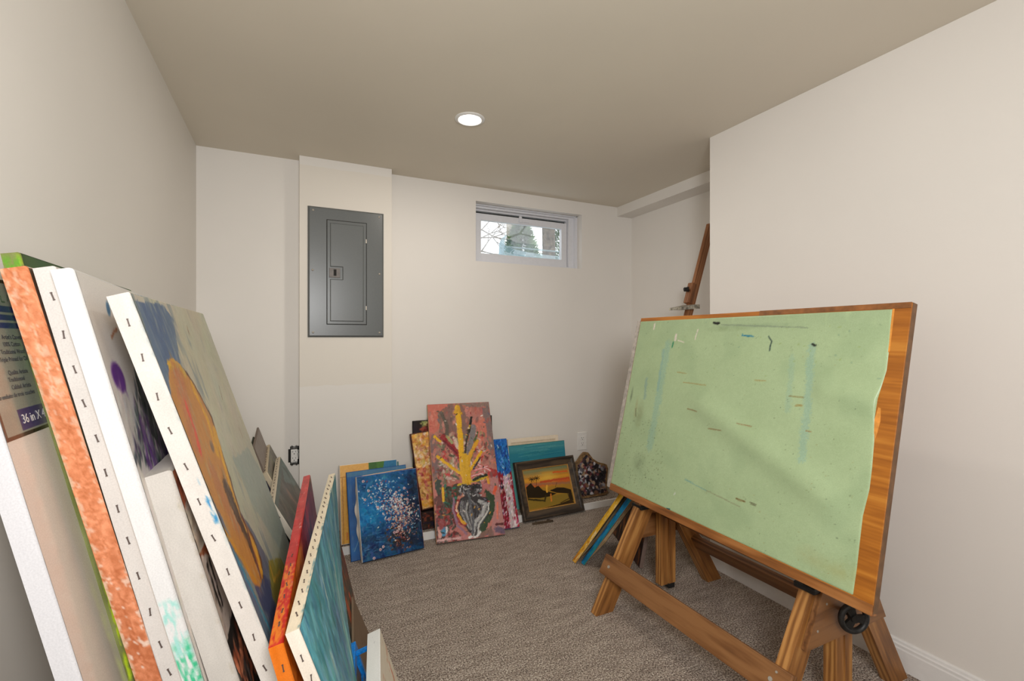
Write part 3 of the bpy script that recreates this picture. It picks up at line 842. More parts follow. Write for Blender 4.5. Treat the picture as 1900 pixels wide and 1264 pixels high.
p.line([(1216, 602), (1214, 612)], .006, (216, 206, 190)); p.line([(1256, 622), (1253, 632)], .008, (214, 204, 190)); p.line([(1258, 632), (1270, 636)], .004, (220, 210, 196)); p.line([(1296, 612), (1290, 630)], .005, (220, 210, 196))
p.line([(1252, 915), (1250, 918)], .006, (200, 208, 190)); p.line([(1236, 945), (1241, 946)], .008, (30, 90, 100)); p.line([(1322, 1000), (1326, 1003)], .006, (210, 214, 190))
def rf(r): return (r.uniform(1150, 1600), r.uniform(600, 1080))
p.dabs(330, rf, (.0006, .0014), [(120, 130, 90), (90, 96, 70), (150, 130, 80), (196, 206, 176), (60, 70, 60)], h=0, amt=.7)
def rf2(r): return (r.uniform(1140, 1230), r.uniform(780, 930))
p.dabs(260, rf2, (.0008, .002), [(90, 100, 70), (70, 76, 56), (110, 110, 76)], h=0, amt=.7)
def rf3(r): return (r.uniform(1200, 1640), r.uniform(590, 700))
p.dabs(40, rf3, (.0006, .0016), [(90, 110, 90), (130, 150, 70), (70, 110, 110)], asp=2, h=0, amt=.6)
# outline of the sheet: right edge wavers
rb = [hb(*q) for q in [(1657.6, 568), (1652.6, 629.7), (1646, 683), (1629, 736), (1623, 772.6), (1622, 816), (1617.7, 865.7), (1612.7, 905.6), (1600, 955.4), (1593, 1012.6), (1588.4, 1052.6), (1580, 1108)]]
rv = np.array([q[1] for q in rb])[::-1]; ru = np.array([q[0] for q in rb])[::-1]
ny, nx = p.ny, p.nx; V_ = np.linspace(.022 / bH, 1 - .016 / bH, ny); U_ = np.linspace(0, 1, nx)
xr_ = np.interp(V_, rv, ru); XX = (.003 / bW + (xr_[:, None] - .003 / bW) * U_[None]); YY = np.repeat(V_[:, None], nx, 1)
ix = np.clip((XX * (nx - 1)).round().astype(int), 0, nx - 1); iy = np.clip((YY * (ny - 1)).round().astype(int), 0, ny - 1)
C_ = p.c[iy, ix]; yy = np.full(XX.shape, -.0016)
for (q0, q1, am, wd) in (((1262, 722), (1590, 965), .0115, .045), ((1500, 715), (1640, 752), .006, .032)):
    (u0, v0), (u1, v1) = hb(*q0), hb(*q1); ax, ay, bx_, by_ = u0 * bW, v0 * bH, u1 * bW, v1 * bH
    dx_, dy_ = bx_ - ax, by_ - ay; LL = math.hypot(dx_, dy_); tt_ = ((XX * bW - ax) * dx_ + (YY * bH - ay) * dy_) / LL ** 2; dd_ = ((XX * bW - ax) * dy_ - (YY * bH - ay) * dx_) / LL
    env = np.clip(tt_ / .25, 0, 1) * np.clip((1.0 - tt_) / .15, 0, 1); env = env * env * (3 - 2 * env); yy -= am * env * np.exp(-(dd_ / wd) ** 2)
yy[0] = yy[-1] = 0; yy[:, 0] = yy[:, -1] = 0
me = grid_mesh('vinyl_sheet', np.stack([XX * bW, yy, YY * bH], -1), C_); link('vinyl_sheet', me, M['boardtop'], e, bl)
# bare lighter wood scar along the sheet edge
sc_ = flat('bare_wood', (214, 142, 60), .5, var=.1, nscale=60)
m = MB()
def bp(pt): u_, v_ = hb(*pt); return (u_ * bW, v_ * bH)
m.prism([bp(q) for q in [(1658, 567), (1662, 566), (1656, 618), (1652, 648), (1648, 650), (1653, 610)]], -.0008, .0002, 'y')
m.build('wood_scar', sc_, e, bl); m = MB()
m.prism([bp(q) for q in [(1630, 752), (1635, 754), (1634, 778), (1628, 800), (1624, 812), (1622, 800), (1623, 775)]], -.0008, .0002, 'y')
m.build('wood_scar', sc_, e, bl)

# ------------------------------------------------------------------ easel in the recess
e = empty('artist_easel', Matrix.Translation((1.69, 2.04, 0)), 'folded wooden artist easel leaning in the recess behind the drafting table', 'easel')
bpy.context.view_layer.update()
f0 = Vector((1.69, 2.04, .0)); f1 = Vector((2.28, 2.04, 1.77)); d_ = (f1 - f0).normalized()
upv = Vector((0, 1, 0))
bar('mast', f0 + d_ * .02, f1, .022, .046, M['mast'], e, up=upv)
side = Vector((-d_.z, 0, d_.x))
for sgn in (-1, 1):
    a = f0 + Vector((-.0, sgn * .07, .0)); b = f0 + d_ * 1.12 + Vector((-.01, sgn * .03, 0))
    bar('leg', (a.x, a.y, .012), b, .022, .034, M['mast'], e, up=upv)
bar('cross_rail', f0 + d_ * .5 + Vector((-.05, -.12, 0)), f0 + d_ * .5 + Vector((-.05, .12, 0)), .04, .02, M['mast'], e, up=d_)
c = f0 + d_ * 1.43
m = MB().box((-.045, -.018, -.034), (.05, .018, -.0015), .003)
X_ = d_; Y_ = upv; Z_ = X_.cross(Y_)
if Z_.x > 0: pass
mw = Matrix((X_, Y_, Z_)).transposed().to_4x4(); mw.translation = c + side * .0245
m2 = MB().box((-.075, -.02, -.016), (.05, .02, .016), .003); m2.build('canvas_clamp', M['mast'], e, e.matrix_world.inverted() @ mw)
kc = c + side * .052 + d_ * .0
k = MB().cyl(c + side * .03, c + side * .075, .008, n=12); k.cyl(kc - Vector((0, .012, -.004)), kc + Vector((0, .012, -.004)) + side * .016, .015, .011, n=8)
k.build('clamp_knob', M['black'], e, e.matrix_world.inverted())
p0 = c - d_ * .09
m = MB(); rr = random.Random(3)
pts = [(-.03, -.012), (.01, -.016), (.06, -.012), (.115, -.009), (.12, .004), (.07, .007), (.02, .011), (-.03, .012)]
m.prism(pts, -.045, .045, 'y')
hx = Vector((-1, 0, -.12)).normalized(); hy = Vector((0, 1, 0)); hz = hx.cross(hy)
mw = Matrix((hx, hy, hz)).transposed().to_4x4(); mw.translation = p0
tray = m.build('paint_crusted_tray', flat('dried_grey_paint', (150, 144, 130), .8, bump=1, var=.35, nscale=60), e, e.matrix_world.inverted() @ mw)

# ------------------------------------------------------------------ paintings along the back wall
WHT = edge((226, 220, 210), [(0, 1, .3, 1, (198, 188, 172), -.2)])
FL = [(150, 610), (585, 545), (640, 1115), (205, 1220)]
# yellow
p = uv_pic(.299, .392, .0026, (232, 176, 92), 21, [(35, 520), (445, 475), (505, 1040), (50, 1090)])
p.vary(10, 10, 12)
p.poly([(240, 400), (370, 400), (350, 560), (240, 560)], (72, 118, 46)); p.poly([(365, 400), (520, 400), (520, 620), (340, 600)], (44, 116, 158)); p.blotch((50, 90, 40), 12, 12, .55, .1, .6, (p.X > .15) * (p.X < .24))
p.line([(52, 600), (66, 1085)], .004, (170, 110, 40), .4); p.line([(30, 600), (50, 598), (240, 580)], .004, (190, 130, 50), .4)
p.poly([(60, 605), (300, 600), (300, 1085), (68, 1085)], (226, 164, 56), .8)
for k in range(5): p.line([(88, 1000 + k * 12), (94, 1006 + k * 12)], .003, (196, 70, 30), .3)
p.vary(8, 50, 60)
canvas('painting', 'orange yellow painting with green and blue corner, rearmost of left pile at back wall', 'painting', pose(.228, 2.504, .7, 13.6, 0, .046), p, T=.018, sides={'*': WHT})
# teal sliver behind
p = uv_pic(.27, .37, .006, (70, 120, 120), 22); p.vary(20, 8, 8)
canvas('painting', 'teal painting almost hidden behind the yellow painting with blue corner', 'painting', pose(.272, 2.532, .9, 13.6, 0, .047), p, T=.016, sides={'*': edge((90, 130, 130))})
# blue panel
p = uv_pic(.31, .424, .003, (36, 84, 142), 23); p.vary(16, 6, 10); p.blotch((20, 100, 170), 5, 8, .5, .3, .5); p.blotch((90, 120, 150), 60, 8, .68, .1, .5)
p.mix((p.Y > .40) * .6, (90, 130, 150)); p.line([(.05, .1), (.12, .2)], .002, (130, 170, 190), .3)
canvas('painting', 'plain blue panel standing behind the blue flower painting', 'painting', pose(.264, 2.392, 4.3, 18.3, 0, .003), p, T=.008, sides={'*': edge((30, 80, 140))}, frame=False)
# cream edged
p = uv_pic(.276, .399, .0028, (70, 46, 44), 24); p.vary(24, 14, 16, True); p.blotch((120, 60, 50), 14, 14, .6, .1, .8); p.blotch((40, 70, 100), 12, 12, .62, .1, .8); p.blotch((190, 190, 190), 20, 30, .72, .05, .8)
canvas('painting', 'dark red painting with cream upper edge, just behind the blue flower painting', 'painting', pose(.352, 2.375, 9.5, 18.6, 0, .008), p, T=.02, sides={'T': edge((232, 196, 150)), 'L': WHT, 'R': edge((220, 190, 150)), 'B': WHT})
# flowers
p = uv_pic(.314, .402, .0017, (22, 70, 118), 25, FL)
def grd(c, x, y, rx, ry, a): 
    px_, py_ = p.q((x, y)); d = np.hypot((p.X - px_) / rx, (p.Y - py_) / ry); p.mix(np.clip(1 - d, 0, 1) * a, c)
grd((18, 138, 200), 230, 880, .14, .16, .95); grd((40, 120, 170), 330, 620, .16, .07, .8); grd((12, 24, 44), 580, 900, .10, .26, .95); grd((16, 30, 60), 560, 640, .07, .07, .9); grd((26, 50, 84), 300, 1080, .2, .1, .8); grd((44, 26, 26), 480, 1060, .09, .08, .9)
p.blotch((30, 110, 170), 12, 30, .56, .1, .5); p.vary(14, 30, 60, True); p.poly([(520, 640), (600, 600), (640, 1100), (520, 1110), (540, 850)], (20, 32, 54), .5, rag=.02)
p.texture(900, .005, 14)
def sc1(r):
    a = r.normal(0, 1); b = r.normal(0, 1); return (410 + a * 85 + b * 20, 800 + a * 15 + b * 80)
def sc2(r): return (480 + r.normal(0, 45), 900 + r.normal(0, 80))
def sc3(r): return (470 + r.normal(0, 50), 1040 + r.normal(0, 50))
p.dabs(90, sc3, (.002, .006), [(90, 50, 46), (60, 36, 30), (120, 70, 60), (40, 40, 30)], 1.5)
p.dabs(420, sc1, (.0014, .0036), [(226, 226, 230), (190, 206, 220), (150, 190, 210), (210, 170, 180), (120, 60, 80), (236, 236, 230)], 1.7)
p.dabs(380, sc2, (.0014, .0036), [(214, 170, 150), (150, 80, 76), (220, 190, 170), (110, 50, 60), (236, 216, 200), (180, 120, 100)], 1.5)
for x_, y_ in [(440, 720), (470, 790), (480, 830), (310, 830), (390, 915), (480, 740), (350, 1110), (285, 1190), (215, 775), (200, 640), (240, 710), (500, 690), (450, 1000), (520, 770), (430, 1010), (330, 1130), (440, 770)]:
    X0, Y0 = p.q((x_, y_))
    for k in range(6):
        a = k * 1.05; p.dab(X0 + .004 * math.cos(a), Y0 + .004 * math.sin(a), .0026, (214, 170, 170) if (k + x_) % 2 else (232, 220, 220), 1.4, a)
    p.dab(X0, Y0, .0026, (130, 34, 60))
for k in range(26):
    x0 = p.rng.uniform(190, 420); y0 = p.rng.uniform(850, 1190); p.line([(x0, y0), (x0 + p.rng.uniform(20, 50), y0 + p.rng.uniform(-18, 6))], .0016, (90, 160, 200), .4, amt=.7)
for k in range(16):
    x0 = p.rng.uniform(480, 620); y0 = p.rng.uniform(850, 1000); p.line([(x0, y0), (x0 + 6, y0 + 60)], .002, (60, 110, 150), .4, amt=.6)
canvas('painting', 'blue canvas painted with a cloud of white and pink blossoms, front of left pile', 'painting', pose(.31, 2.344, 6, 18.8, 0, .010), p, T=.024, r=.002,
       sides={'T': edge((140, 140, 190), [(0, 1, 0, .6, (40, 80, 130), -.1)]), 'L': edge((228, 218, 206)), 'R': edge((190, 110, 90), [(0, 1, 0, 1, (60, 60, 90), 0)]), 'B': edge((20, 30, 70))}, flare={'L': .009}, wob=.0022, mats=('paintg', 'edge'))
# gold / small dark support / dark tall
p = uv_pic(.10, .10, .002, (44, 26, 24), 31); p = uv_pic(.34, .092, .002, (44, 26, 24), 31); p.vary(16, 20, 8, True); p.blotch((130, 60, 36), 20, 8, .6, .1, .8); p.blotch((24, 22, 46), 10, 5, .5, .2, .8, (p.Y < .035) * 1.)
canvas('painting', 'low dark brown painting on the ledge under the gold abstract painting', 'painting', pose(.648, 2.522, 1, 8, 0, .043), p, T=.02, sides={'*': edge((40, 24, 20))})
p = uv_pic(.50, .563, .004, (40, 34, 32), 32, [(557, 200), (1115, 160), (1150, 900), (600, 960)])
p.vary(16, 14, 14, True); p.dabs(30, lambda r: (r.normal(650, 20), r.normal(215, 12)), (.003, .007), [(150, 160, 90), (100, 110, 60), (190, 180, 110)], 2); p.dabs(30, lambda r: (r.normal(650, 25), r.normal(265, 14)), (.003, .008), [(130, 50, 36), (96, 34, 28), (160, 70, 50)], 2)
canvas('painting', 'tall nearly black painting right behind the vase painting', 'painting', pose(.645, 2.70, -.8, 3.4, 0, .042), p, T=.016, sides={'*': edge((30, 26, 26))})
p = uv_pic(.30, .425, .0026, (208, 160, 90), 33, [(540, 335), (800, 335), (860, 865), (630, 870)])
p.vary(20, 12, 16, True)
p.dabs(330, lambda r: (r.uniform(540, 820), r.uniform(340, 620)), (.004, .010), [(224, 180, 110), (214, 150, 50), (230, 200, 170), (190, 110, 60), (236, 190, 90), (200, 140, 120)], 1.6)
p.dabs(300, lambda r: (r.uniform(560, 840), r.uniform(600, 830)), (.004, .009), [(170, 60, 56), (190, 90, 80), (206, 140, 110), (140, 40, 44), (216, 160, 80), (200, 110, 60)], 1.6)
p.dabs(60, lambda r: (r.uniform(600, 840), r.uniform(820, 860)), (.004, .009), [(220, 160, 50), (200, 130, 40)], 1.6); p.texture(1200, .0035, 24); p.line([(630, 868), (860, 862)], .004, (50, 24, 20))
p.line([(541, 336), (575, 560)], .004, (70, 36, 28)); p.line([(541, 336), (800, 330)], .004, (60, 34, 28))
canvas('painting', 'gold and crimson abstract painting behind left side of vase painting', 'painting', pose(.654, 2.545, 2, 20, 4, .142), p, T=.018, sides={'*': edge((90, 50, 36), [(.3, .6, 0, 1, (190, 130, 50), .1), (0, .25, 0, 1, (130, 30, 26), .1)])})
# vase
V = [(660, 88), (1098, 73), (1215, 1015), (728, 1083)]
p = uv_pic(.379, .767, .002, (186, 118, 104), 41, V)
p.vary(16, 8, 14, True)
for pts, c, a in (([(655, 80), (810, 80), (800, 150), (730, 290), (672, 290)], (204, 110, 92), .9), ([(740, 150), (800, 90), (900, 80), (1000, 260), (900, 400), (750, 300)], (112, 92, 84), .7),
                  ([(880, 78), (1100, 70), (1110, 110), (960, 110)], (136, 116, 106), .85), ([(1050, 110), (1110, 100), (1150, 420), (1110, 520), (1085, 300)], (120, 106, 104), .85), ([(990, 200), (1070, 190), (1110, 480), (1020, 500)], (206, 116, 96), .8),
                  ([(672, 290), (740, 320), (740, 600), (700, 640)], (110, 98, 98), .75), ([(720, 620), (756, 630), (760, 760), (722, 720)], (48, 66, 56), .9), ([(1090, 550), (1160, 545), (1165, 600), (1095, 610)], (160, 40, 40), .9),
                  ([(1110, 610), (1165, 600), (1215, 1010), (1120, 1020)], (184, 128, 124), .9), ([(715, 760), (790, 700), (850, 1000), (730, 1080)], (92, 52, 48), .85), ([(725, 1040), (1010, 1020), (1010, 1060), (728, 1085)], (190, 120, 118), .8),
                  ([(1010, 985), (1120, 960), (1130, 1030), (1010, 1040)], (120, 96, 84), .8)):
    p.poly(pts, c, a, rag=.03)
p.dabs(180, lambda r: (r.uniform(720, 870), r.uniform(820, 1070)), (.004, .009), [(70, 40, 36), (120, 40, 40), (160, 60, 60), (60, 60, 50), (190, 120, 110), (90, 80, 70)], 2.2)
p.dabs(160, lambda r: (r.uniform(670, 1150), r.uniform(90, 620)), (.004, .01), [(196, 120, 104), (150, 110, 100), (214, 140, 120), (120, 96, 90), (176, 90, 80)], 2.4, 1.4, amt=.7)
# green wings of the vase
p.poly([(1080, 690), (1130, 740), (1150, 800), (1130, 880), (1080, 980), (1030, 1000), (1060, 850)], (44, 66, 40), .95, rag=.02); p.poly([(800, 680), (880, 650), (930, 700), (860, 760), (840, 900), (800, 880), (780, 760)], (60, 56, 40), .9, rag=.02)
p.dabs(90, lambda r: (r.uniform(780, 870), r.uniform(670, 900)), (.004, .008), [(90, 70, 50), (40, 60, 40), (150, 60, 50), (60, 50, 40), (40, 110, 90)], 1.8)
# foliage between the rays
p.dabs(230, lambda r: (r.uniform(740, 1100), r.uniform(300, 640)), (.003, .008), [(150, 150, 110), (200, 170, 150), (110, 110, 80), (196, 60, 60), (120, 60, 60), (214, 190, 180), (90, 90, 70), (180, 120, 110)], 2.6)
p.line([(990, 250), (970, 380), (940, 440)], .032, (128, 120, 120)); p.line([(760, 150), (800, 240), (800, 300)], .022, (96, 86, 74)); p.line([(740, 160), (760, 260)], .012, (130, 110, 96))
for a_, b_ in (((1020, 520), (1110, 560)), ((1000, 560), (1090, 530)), ((980, 600), (1060, 580))): p.line([a_, b_], .016, (206, 96, 96)); p.line([a_, b_], .006, (230, 190, 186))
p.line([(770, 320), (850, 400), (900, 490)], .03, (150, 40, 44)); p.line([(775, 350), (870, 440)], .012, (110, 24, 34)); p.line([(850, 330), (880, 400)], .018, (216, 190, 170)); p.line([(800, 320), (835, 360)], .016, (160, 160, 110))
Yl = (232, 176, 30)
p.line([(872, 108), (885, 200), (898, 330), (905, 470), (915, 560), (935, 655)], .030, Yl, .3, .0012, w2=.034); p.line([(858, 150), (880, 105), (895, 150)], .020, (214, 160, 40), h=.001)
p.line([(712, 318), (738, 345), (752, 352)], .016, Yl, h=.001); p.line([(732, 460), (790, 505), (850, 550), (905, 590), (930, 650)], .017, Yl, h=.001); p.line([(1018, 350), (985, 410), (955, 480), (945, 600)], .020, (222, 160, 40), h=.001, w2=.026)
p.line([(1045, 430), (1000, 500), (965, 560)], .015, Yl, h=.001); p.line([(1090, 600), (1040, 625), (980, 640), (880, 665)], .013, (206, 170, 40), h=.001); p.line([(930, 470), (945, 640)], .05, (220, 168, 40), .4, .0012); p.line([(770, 690), (775, 780)], .013, Yl)
p.line([(975, 182), (966, 250), (958, 290)], .013, (26, 26, 24)); p.line([(958, 270), (940, 350), (932, 430)], .012, (60, 50, 40)); p.line([(1080, 592), (1030, 610), (990, 630)], .014, (36, 40, 26)); p.line([(1040, 470), (990, 550)], .008, (30, 30, 28)); p.line([(1020, 290), (1000, 350)], .012, (70, 90, 50)); p.line([(966, 240), (958, 262)], .011, (200, 160, 50))
p.line([(1090, 610), (1100, 650)], .014, (226, 160, 50))
# vase body
p.poly([(900, 668), (1040, 655), (1050, 690), (1030, 740), (1090, 760), (1112, 820), (1100, 870), (1040, 960), (1030, 1020), (980, 1040), (970, 1010), (900, 930), (862, 860), (856, 800), (900, 760), (930, 740), (900, 700)], (44, 40, 42), .97, rag=.01)
p.dabs(90, lambda r: (r.uniform(890, 1050), r.uniform(660, 740)), (.002, .005), [(210, 206, 204), (40, 36, 40), (120, 116, 120), (20, 20, 20)], 2)
for k in range(30):
    a = p.rng.uniform(0, 1); x0 = 900 + a * 170; p.line([(x0, 770 + p.rng.uniform(0, 30)), (x0 - 10 + 40 * (a > .5), 860), (960 + a * 60, 960 + p.rng.uniform(0, 30))], .004, [(190, 188, 186), (90, 88, 92), (140, 136, 134), (60, 56, 60)][k % 4], .5, amt=.8)
p.line([(1100, 780), (1096, 850), (1030, 950), (1020, 1030)], .009, (206, 204, 196)); p.line([(1030, 780), (1080, 800), (1050, 880), (1000, 930), (990, 1010)], .02, (176, 174, 172), .7); p.line([(960, 760), (1000, 800)], .008, (130, 126, 126))
p.line([(880, 780), (862, 830), (880, 900), (905, 935), (930, 948)], .020, (150, 36, 36)); p.line([(876, 790), (868, 830), (880, 870)], .010, (226, 176, 140)); p.line([(880, 880), (905, 920), (928, 938)], .014, (222, 164, 40)); p.line([(950, 700), (990, 900), (985, 1010)], .012, (90, 90, 94)); p.line([(850, 760), (845, 850), (880, 960), (940, 1010)], .012, (150, 110, 130))
p.line([(1040, 1000), (1010, 1035), (960, 1040)], .012, (226, 220, 214)); p.line([(768, 975), (775, 1010)], .03, (70, 140, 180), .5); p.line([(800, 965), (800, 1010)], .012, (226, 224, 220)); p.line([(745, 975), (750, 1030)], .02, (220, 160, 150), .5); p.line([(1150, 945), (1200, 942)], .012, (90, 40, 40)); p.line([(1160, 985), (1200, 990)], .03, (110, 90, 110), .6)
p.line([(760, 960), (770, 930)], .03, (150, 70, 70), .6); p.line([(735, 1060), (900, 1040)], .012, (216, 170, 166), .8); p.line([(1150, 680), (1140, 720)], .02, (220, 90, 60)); p.line([(1160, 790), (1160, 900)], .01, (226, 120, 96), .7)
p.texture(2600, .0028, 13, 2.6, amt=.5); p.dabs(90, lambda r: (r.uniform(700, 1190), r.uniform(110, 1060)), (.0016, .004), [(30, 28, 30), (226, 216, 206), (150, 60, 50), (60, 80, 60), (206, 150, 60), (110, 100, 120)], 2.4)
canvas('painting', 'tall rose coloured painting of a vase with bold yellow stalks, centre of back wall', 'painting', pose(.692, 2.398, -6.8, 26.3, 0, .009), p, T=.02, r=.0015,
       sides={'L': edge((206, 150, 110), [(0, 1, .3, 1, (220, 200, 170), 0)]), '*': edge((150, 110, 96))}, staples=[('L', .05, .72, 9, .5, 'v')])
# flag
p = uv_pic(.185, .512, .0022, (20, 96, 172), 51, [(1030, 340), (1222, 330), (1303, 965), (1110, 1000)])
p.vary(22, 14, 30, True)
for k in range(90):
    x0 = p.rng.uniform(1040, 1270); y0 = p.rng.uniform(340, 600); c_ = [(226, 232, 240), (30, 130, 210), (14, 60, 130), (90, 170, 220), (10, 40, 100)][k % 5]
    p.line([(x0, y0), (x0 + p.rng.uniform(6, 22), y0 + p.rng.uniform(20, 60))], .0045, c_, .7, .0006, .85)
p.poly([(1040, 625), (1290, 590), (1330, 1010), (1080, 1010)], (196, 176, 178), 1, rag=.03)
for x0 in (1090, 1178, 1262):
    p.line([(x0, 600), (x0 + 25, 800), (x0 + 50, 990)], .036, (150, 16, 38), .5, .0006); p.line([(x0 + 8, 640), (x0 + 48, 960)], .012, (100, 12, 30), .9)
p.dabs(220, lambda r: (r.uniform(1070, 1300), r.uniform(610, 990)), (.002, .0045), [(226, 206, 210), (206, 160, 170), (236, 230, 230), (150, 20, 40)], 2.4, 1.2)
p.dabs(20, lambda r: (r.uniform(1150, 1190), r.uniform(640, 960)), (.003, .006), [(20, 24, 60), (40, 20, 50)], 2)
p.texture(900, .003, 34, 3, 1.2)
canvas('painting', 'narrow blue painting with red and white stripes right beside the vase painting', 'painting', pose(1.003, 2.425, -3.2, 24.5, 0, .008), p, T=.018, r=.0015, sides={'*': edge((30, 90, 160), [(0, .5, 0, 1, (150, 30, 50), .1)])})
# cream back of a canvas
e = empty('blank_canvas', pose(1.248, 2.68, -.9, 5, 0, .042), 'cream blank framed canvas sticking up behind the teal seascape', 'canvas')
m = MB(); W_, H_ = .369, .403
rect_ring(m, 0, W_, 0, H_, .022, 0, .018); m.build('cream_frame', flat('cream_paint', (236, 220, 196), .6, var=.02), e)
MB().box((.02, .006, .02), (W_ - .02, .010, H_ - .02)).build('inner_panel', flat('cream_canvas', (226, 208, 180), .8, var=.04, nscale=30), e)
p = uv_pic(.405, .384, .0026, (60, 138, 146), 52, [(240, 300), (850, 238), (900, 700), (330, 1000)])
p.vary(10, 4, 30, True); H_ = .386
p.mix((p.Y > H_ * .72) * 1., (44, 128, 146)); p.mix(np.clip((p.Y - H_ * .86) / .02, 0, 1), (66, 140, 150)); p.mix(np.clip((H_ * .70 - p.Y) / .05, 0, 1) * .8, (110, 168, 156))
for k in range(60):
    y0 = p.rng.uniform(.5, 1); x0 = p.rng.uniform(0, .7); hm_ = p.hm; p.hm = None; p.line([(x0, y0), (x0 + p.rng.uniform(.1, .4), y0 + .01)], .004, [(80, 160, 160), (30, 110, 136), (110, 176, 170), (50, 130, 130)][k % 4], .8, amt=.5); p.hm = hm_
canvas('painting', 'teal seascape painting leaning behind the framed sunset', 'painting', pose(1.216, 2.575, -.95, 10, 0, .043), p, T=.016, sides={'L': edge((214, 206, 190)), 'T': edge((70, 120, 110)), '*': edge((200, 200, 190))})
# framed sunset
e = empty('framed_picture', pose(1.236, 2.455, 1.0, 22.8, 0, .012), 'small tropical sunset picture in wide dark wooden frame on the carpet', 'picture')
W_, H_ = .431, .345
def moulding(m, W, H, prof):
    """mitred frame; prof = list of (inset from outer edge, y)"""
    n = len(prof); c = []
    for (cx, cz, sx, sz) in ((0, 0, 1, 1), (W, 0, -1, 1), (W, H, -1, -1), (0, H, 1, -1)):
        c.append([(cx + sx * a, y, cz + sz * a) for a, y in prof])
    vs = [q for r_ in c for q in r_]; fs = []
    for k in range(4):
        k2 = (k + 1) % 4
        for i in range(n - 1): fs.append((k * n + i, k2 * n + i, k2 * n + i + 1, k * n + i + 1))
    m.add(vs, fs); return m
m = MB(); moulding(m, W_, H_, [(.0, .022), (0, .002), (.003, -.003), (.010, -.004), (.014, .001), (.018, .001), (.022, .004), (.046, .009), (.050, .010), (.050, .020)]); m.build('frame', M['walnut'], e)
m = MB(); moulding(m, W_, H_, [(.050, .016), (.050, .009), (.054, .010), (.056, .013), (.056, .016)]); m.build('gilt_liner', M['gilt'], e)
iw, ih = W_ - .106, H_ - .106
p = uv_pic(iw, ih, .0014, (196, 130, 50), 53, [(418, 577), (862, 503), (948, 900), (490, 985)])
p.vary(6, 10, 16)
Yn = p.Y / ih
for y0, y1, c in ((.86, 1.01, (128, 132, 92)), (.78, .87, (180, 150, 80)), (.66, .79, (222, 156, 50)), (.52, .67, (206, 98, 46)), (.0, .53, (172, 128, 48)), (0, .30, (142, 116, 46))):
    p.mix(np.clip((Yn - y0) / .06, 0, 1) * np.clip((y1 - Yn) / .04, 0, 1) * .9, c)
x_, y_ = p.q((665, 640)); d_s = np.hypot((p.X - x_) / .1, (p.Y - y_) / .05); p.mix(np.clip(1 - d_s, 0, 1) * .9, (236, 190, 80))
p.line([(600, 690), (760, 660), (890, 640)], .012, (196, 80, 44), .8); p.line([(720, 590), (860, 570)], .008, (220, 96, 40), .8); p.line([(450, 620), (600, 600)], .01, (150, 140, 90), .8, amt=.6); p.line([(440, 560), (640, 540), (850, 520)], .012, (110, 124, 92), .9, amt=.7)
p.line([(450, 720), (700, 700), (890, 690)], .014, (150, 110, 90), .6, amt=.6)
p.poly([(455, 745), (500, 700), (540, 745), (575, 725), (620, 770), (700, 790), (760, 800), (700, 830), (600, 850), (470, 850)], (44, 34, 20)); p.poly([(690, 775), (760, 740), (830, 740), (905, 760), (930, 870), (900, 900), (880, 800), (760, 795)], (48, 36, 20))
p.poly([(490, 990), (640, 950), (800, 905), (910, 860), (950, 905), (900, 915), (700, 960)], (60, 44, 22)); p.line([(475, 860), (640, 880), (650, 830)], .01, (60, 50, 24), .7); p.line([(800, 900), (890, 850), (870, 800)], .005, (70, 50, 26)); p.line([(700, 810), (705, 880)], .010, (220, 130, 50), .9); p.line([(660, 720), (660, 790)], .012, (232, 170, 60), .7)
for cx2, cy2 in ((510, 662), (558, 650)):
    for k in range(8):
        a = k * .785 + .2; p.line([(cx2, cy2), (cx2 + 30 * math.cos(a), cy2 + 22 * math.sin(a))], .0035, (30, 26, 18), .3)
    p.line([(cx2, cy2), (cx2 - 5, 760)], .002, (40, 30, 20), .2)
p.line([(745, 735), (760, 690)], .002, (40, 26, 18), .2); p.line([(700, 770), (750, 768), (840, 750)], .007, (36, 28, 18), .6)
P_ = np.stack([p.X + .053, np.full(p.X.shape, .0135), p.Y + .053], -1); me = grid_mesh('picture', P_, p.c); link('picture', me, M['paintg'], e)
MB().box((.008, .018, .008), (W_ - .008, .022, H_ - .008)).build('backing_board', M['walnut'], e)
m = MB().prism([(1.272, 2.424), (1.300, 2.418), (1.408, 2.412), (1.385, 2.44), (1.375, 2.436), (1.40, 2.418), (1.30, 2.43)], .0005, .012, 'z')
tag(m.build('wood_strip', M['walnut']), 'thin dark wooden strip lying on carpet under the framed sunset', 'wood strip')
# irregular slab with flowers
out = [(-.021, .291), (.005, .285), (.020, .265), (.035, .242), (.069, .217), (.09, .208), (.116, .201), (.141, .19), (.148, .162), (.131, .108), (.118, .061), (.116, .025), (.124, .006), (.091, -.001), (.03, 0), (-.029, 0), (-.10, 0), (-.108, .031), (-.112, .149), (-.109, .221), (-.077, .242), (-.05, .269)]
e = empty('painted_slab', pose(1.8, 2.56, 0, 14, 0, .048), 'irregular brown edged slab painted with dark and pale flowers, on the ledge', 'painted slab')
m = MB().prism(out, .002, .028, 'y'); m.build('slab', flat('cork_brown', (120, 92, 58), .8, bump=.8, var=.3, nscale=60), e)
oc = np.array(out); cen = np.array((.01, .12)); cell = .0022
p = Pic(.27, .30, cell, (70, 58, 52), 61); p.vary(26, 20, 20, True)
p.dabs(620, lambda r: (r.random(), r.random()), (.005, .013), [(206, 206, 212), (150, 150, 160), (30, 26, 34), (34, 28, 34), (110, 50, 60), (180, 150, 120), (140, 100, 76), (96, 90, 96), (20, 18, 24), (30, 24, 40)], 1.5, h=.0008)
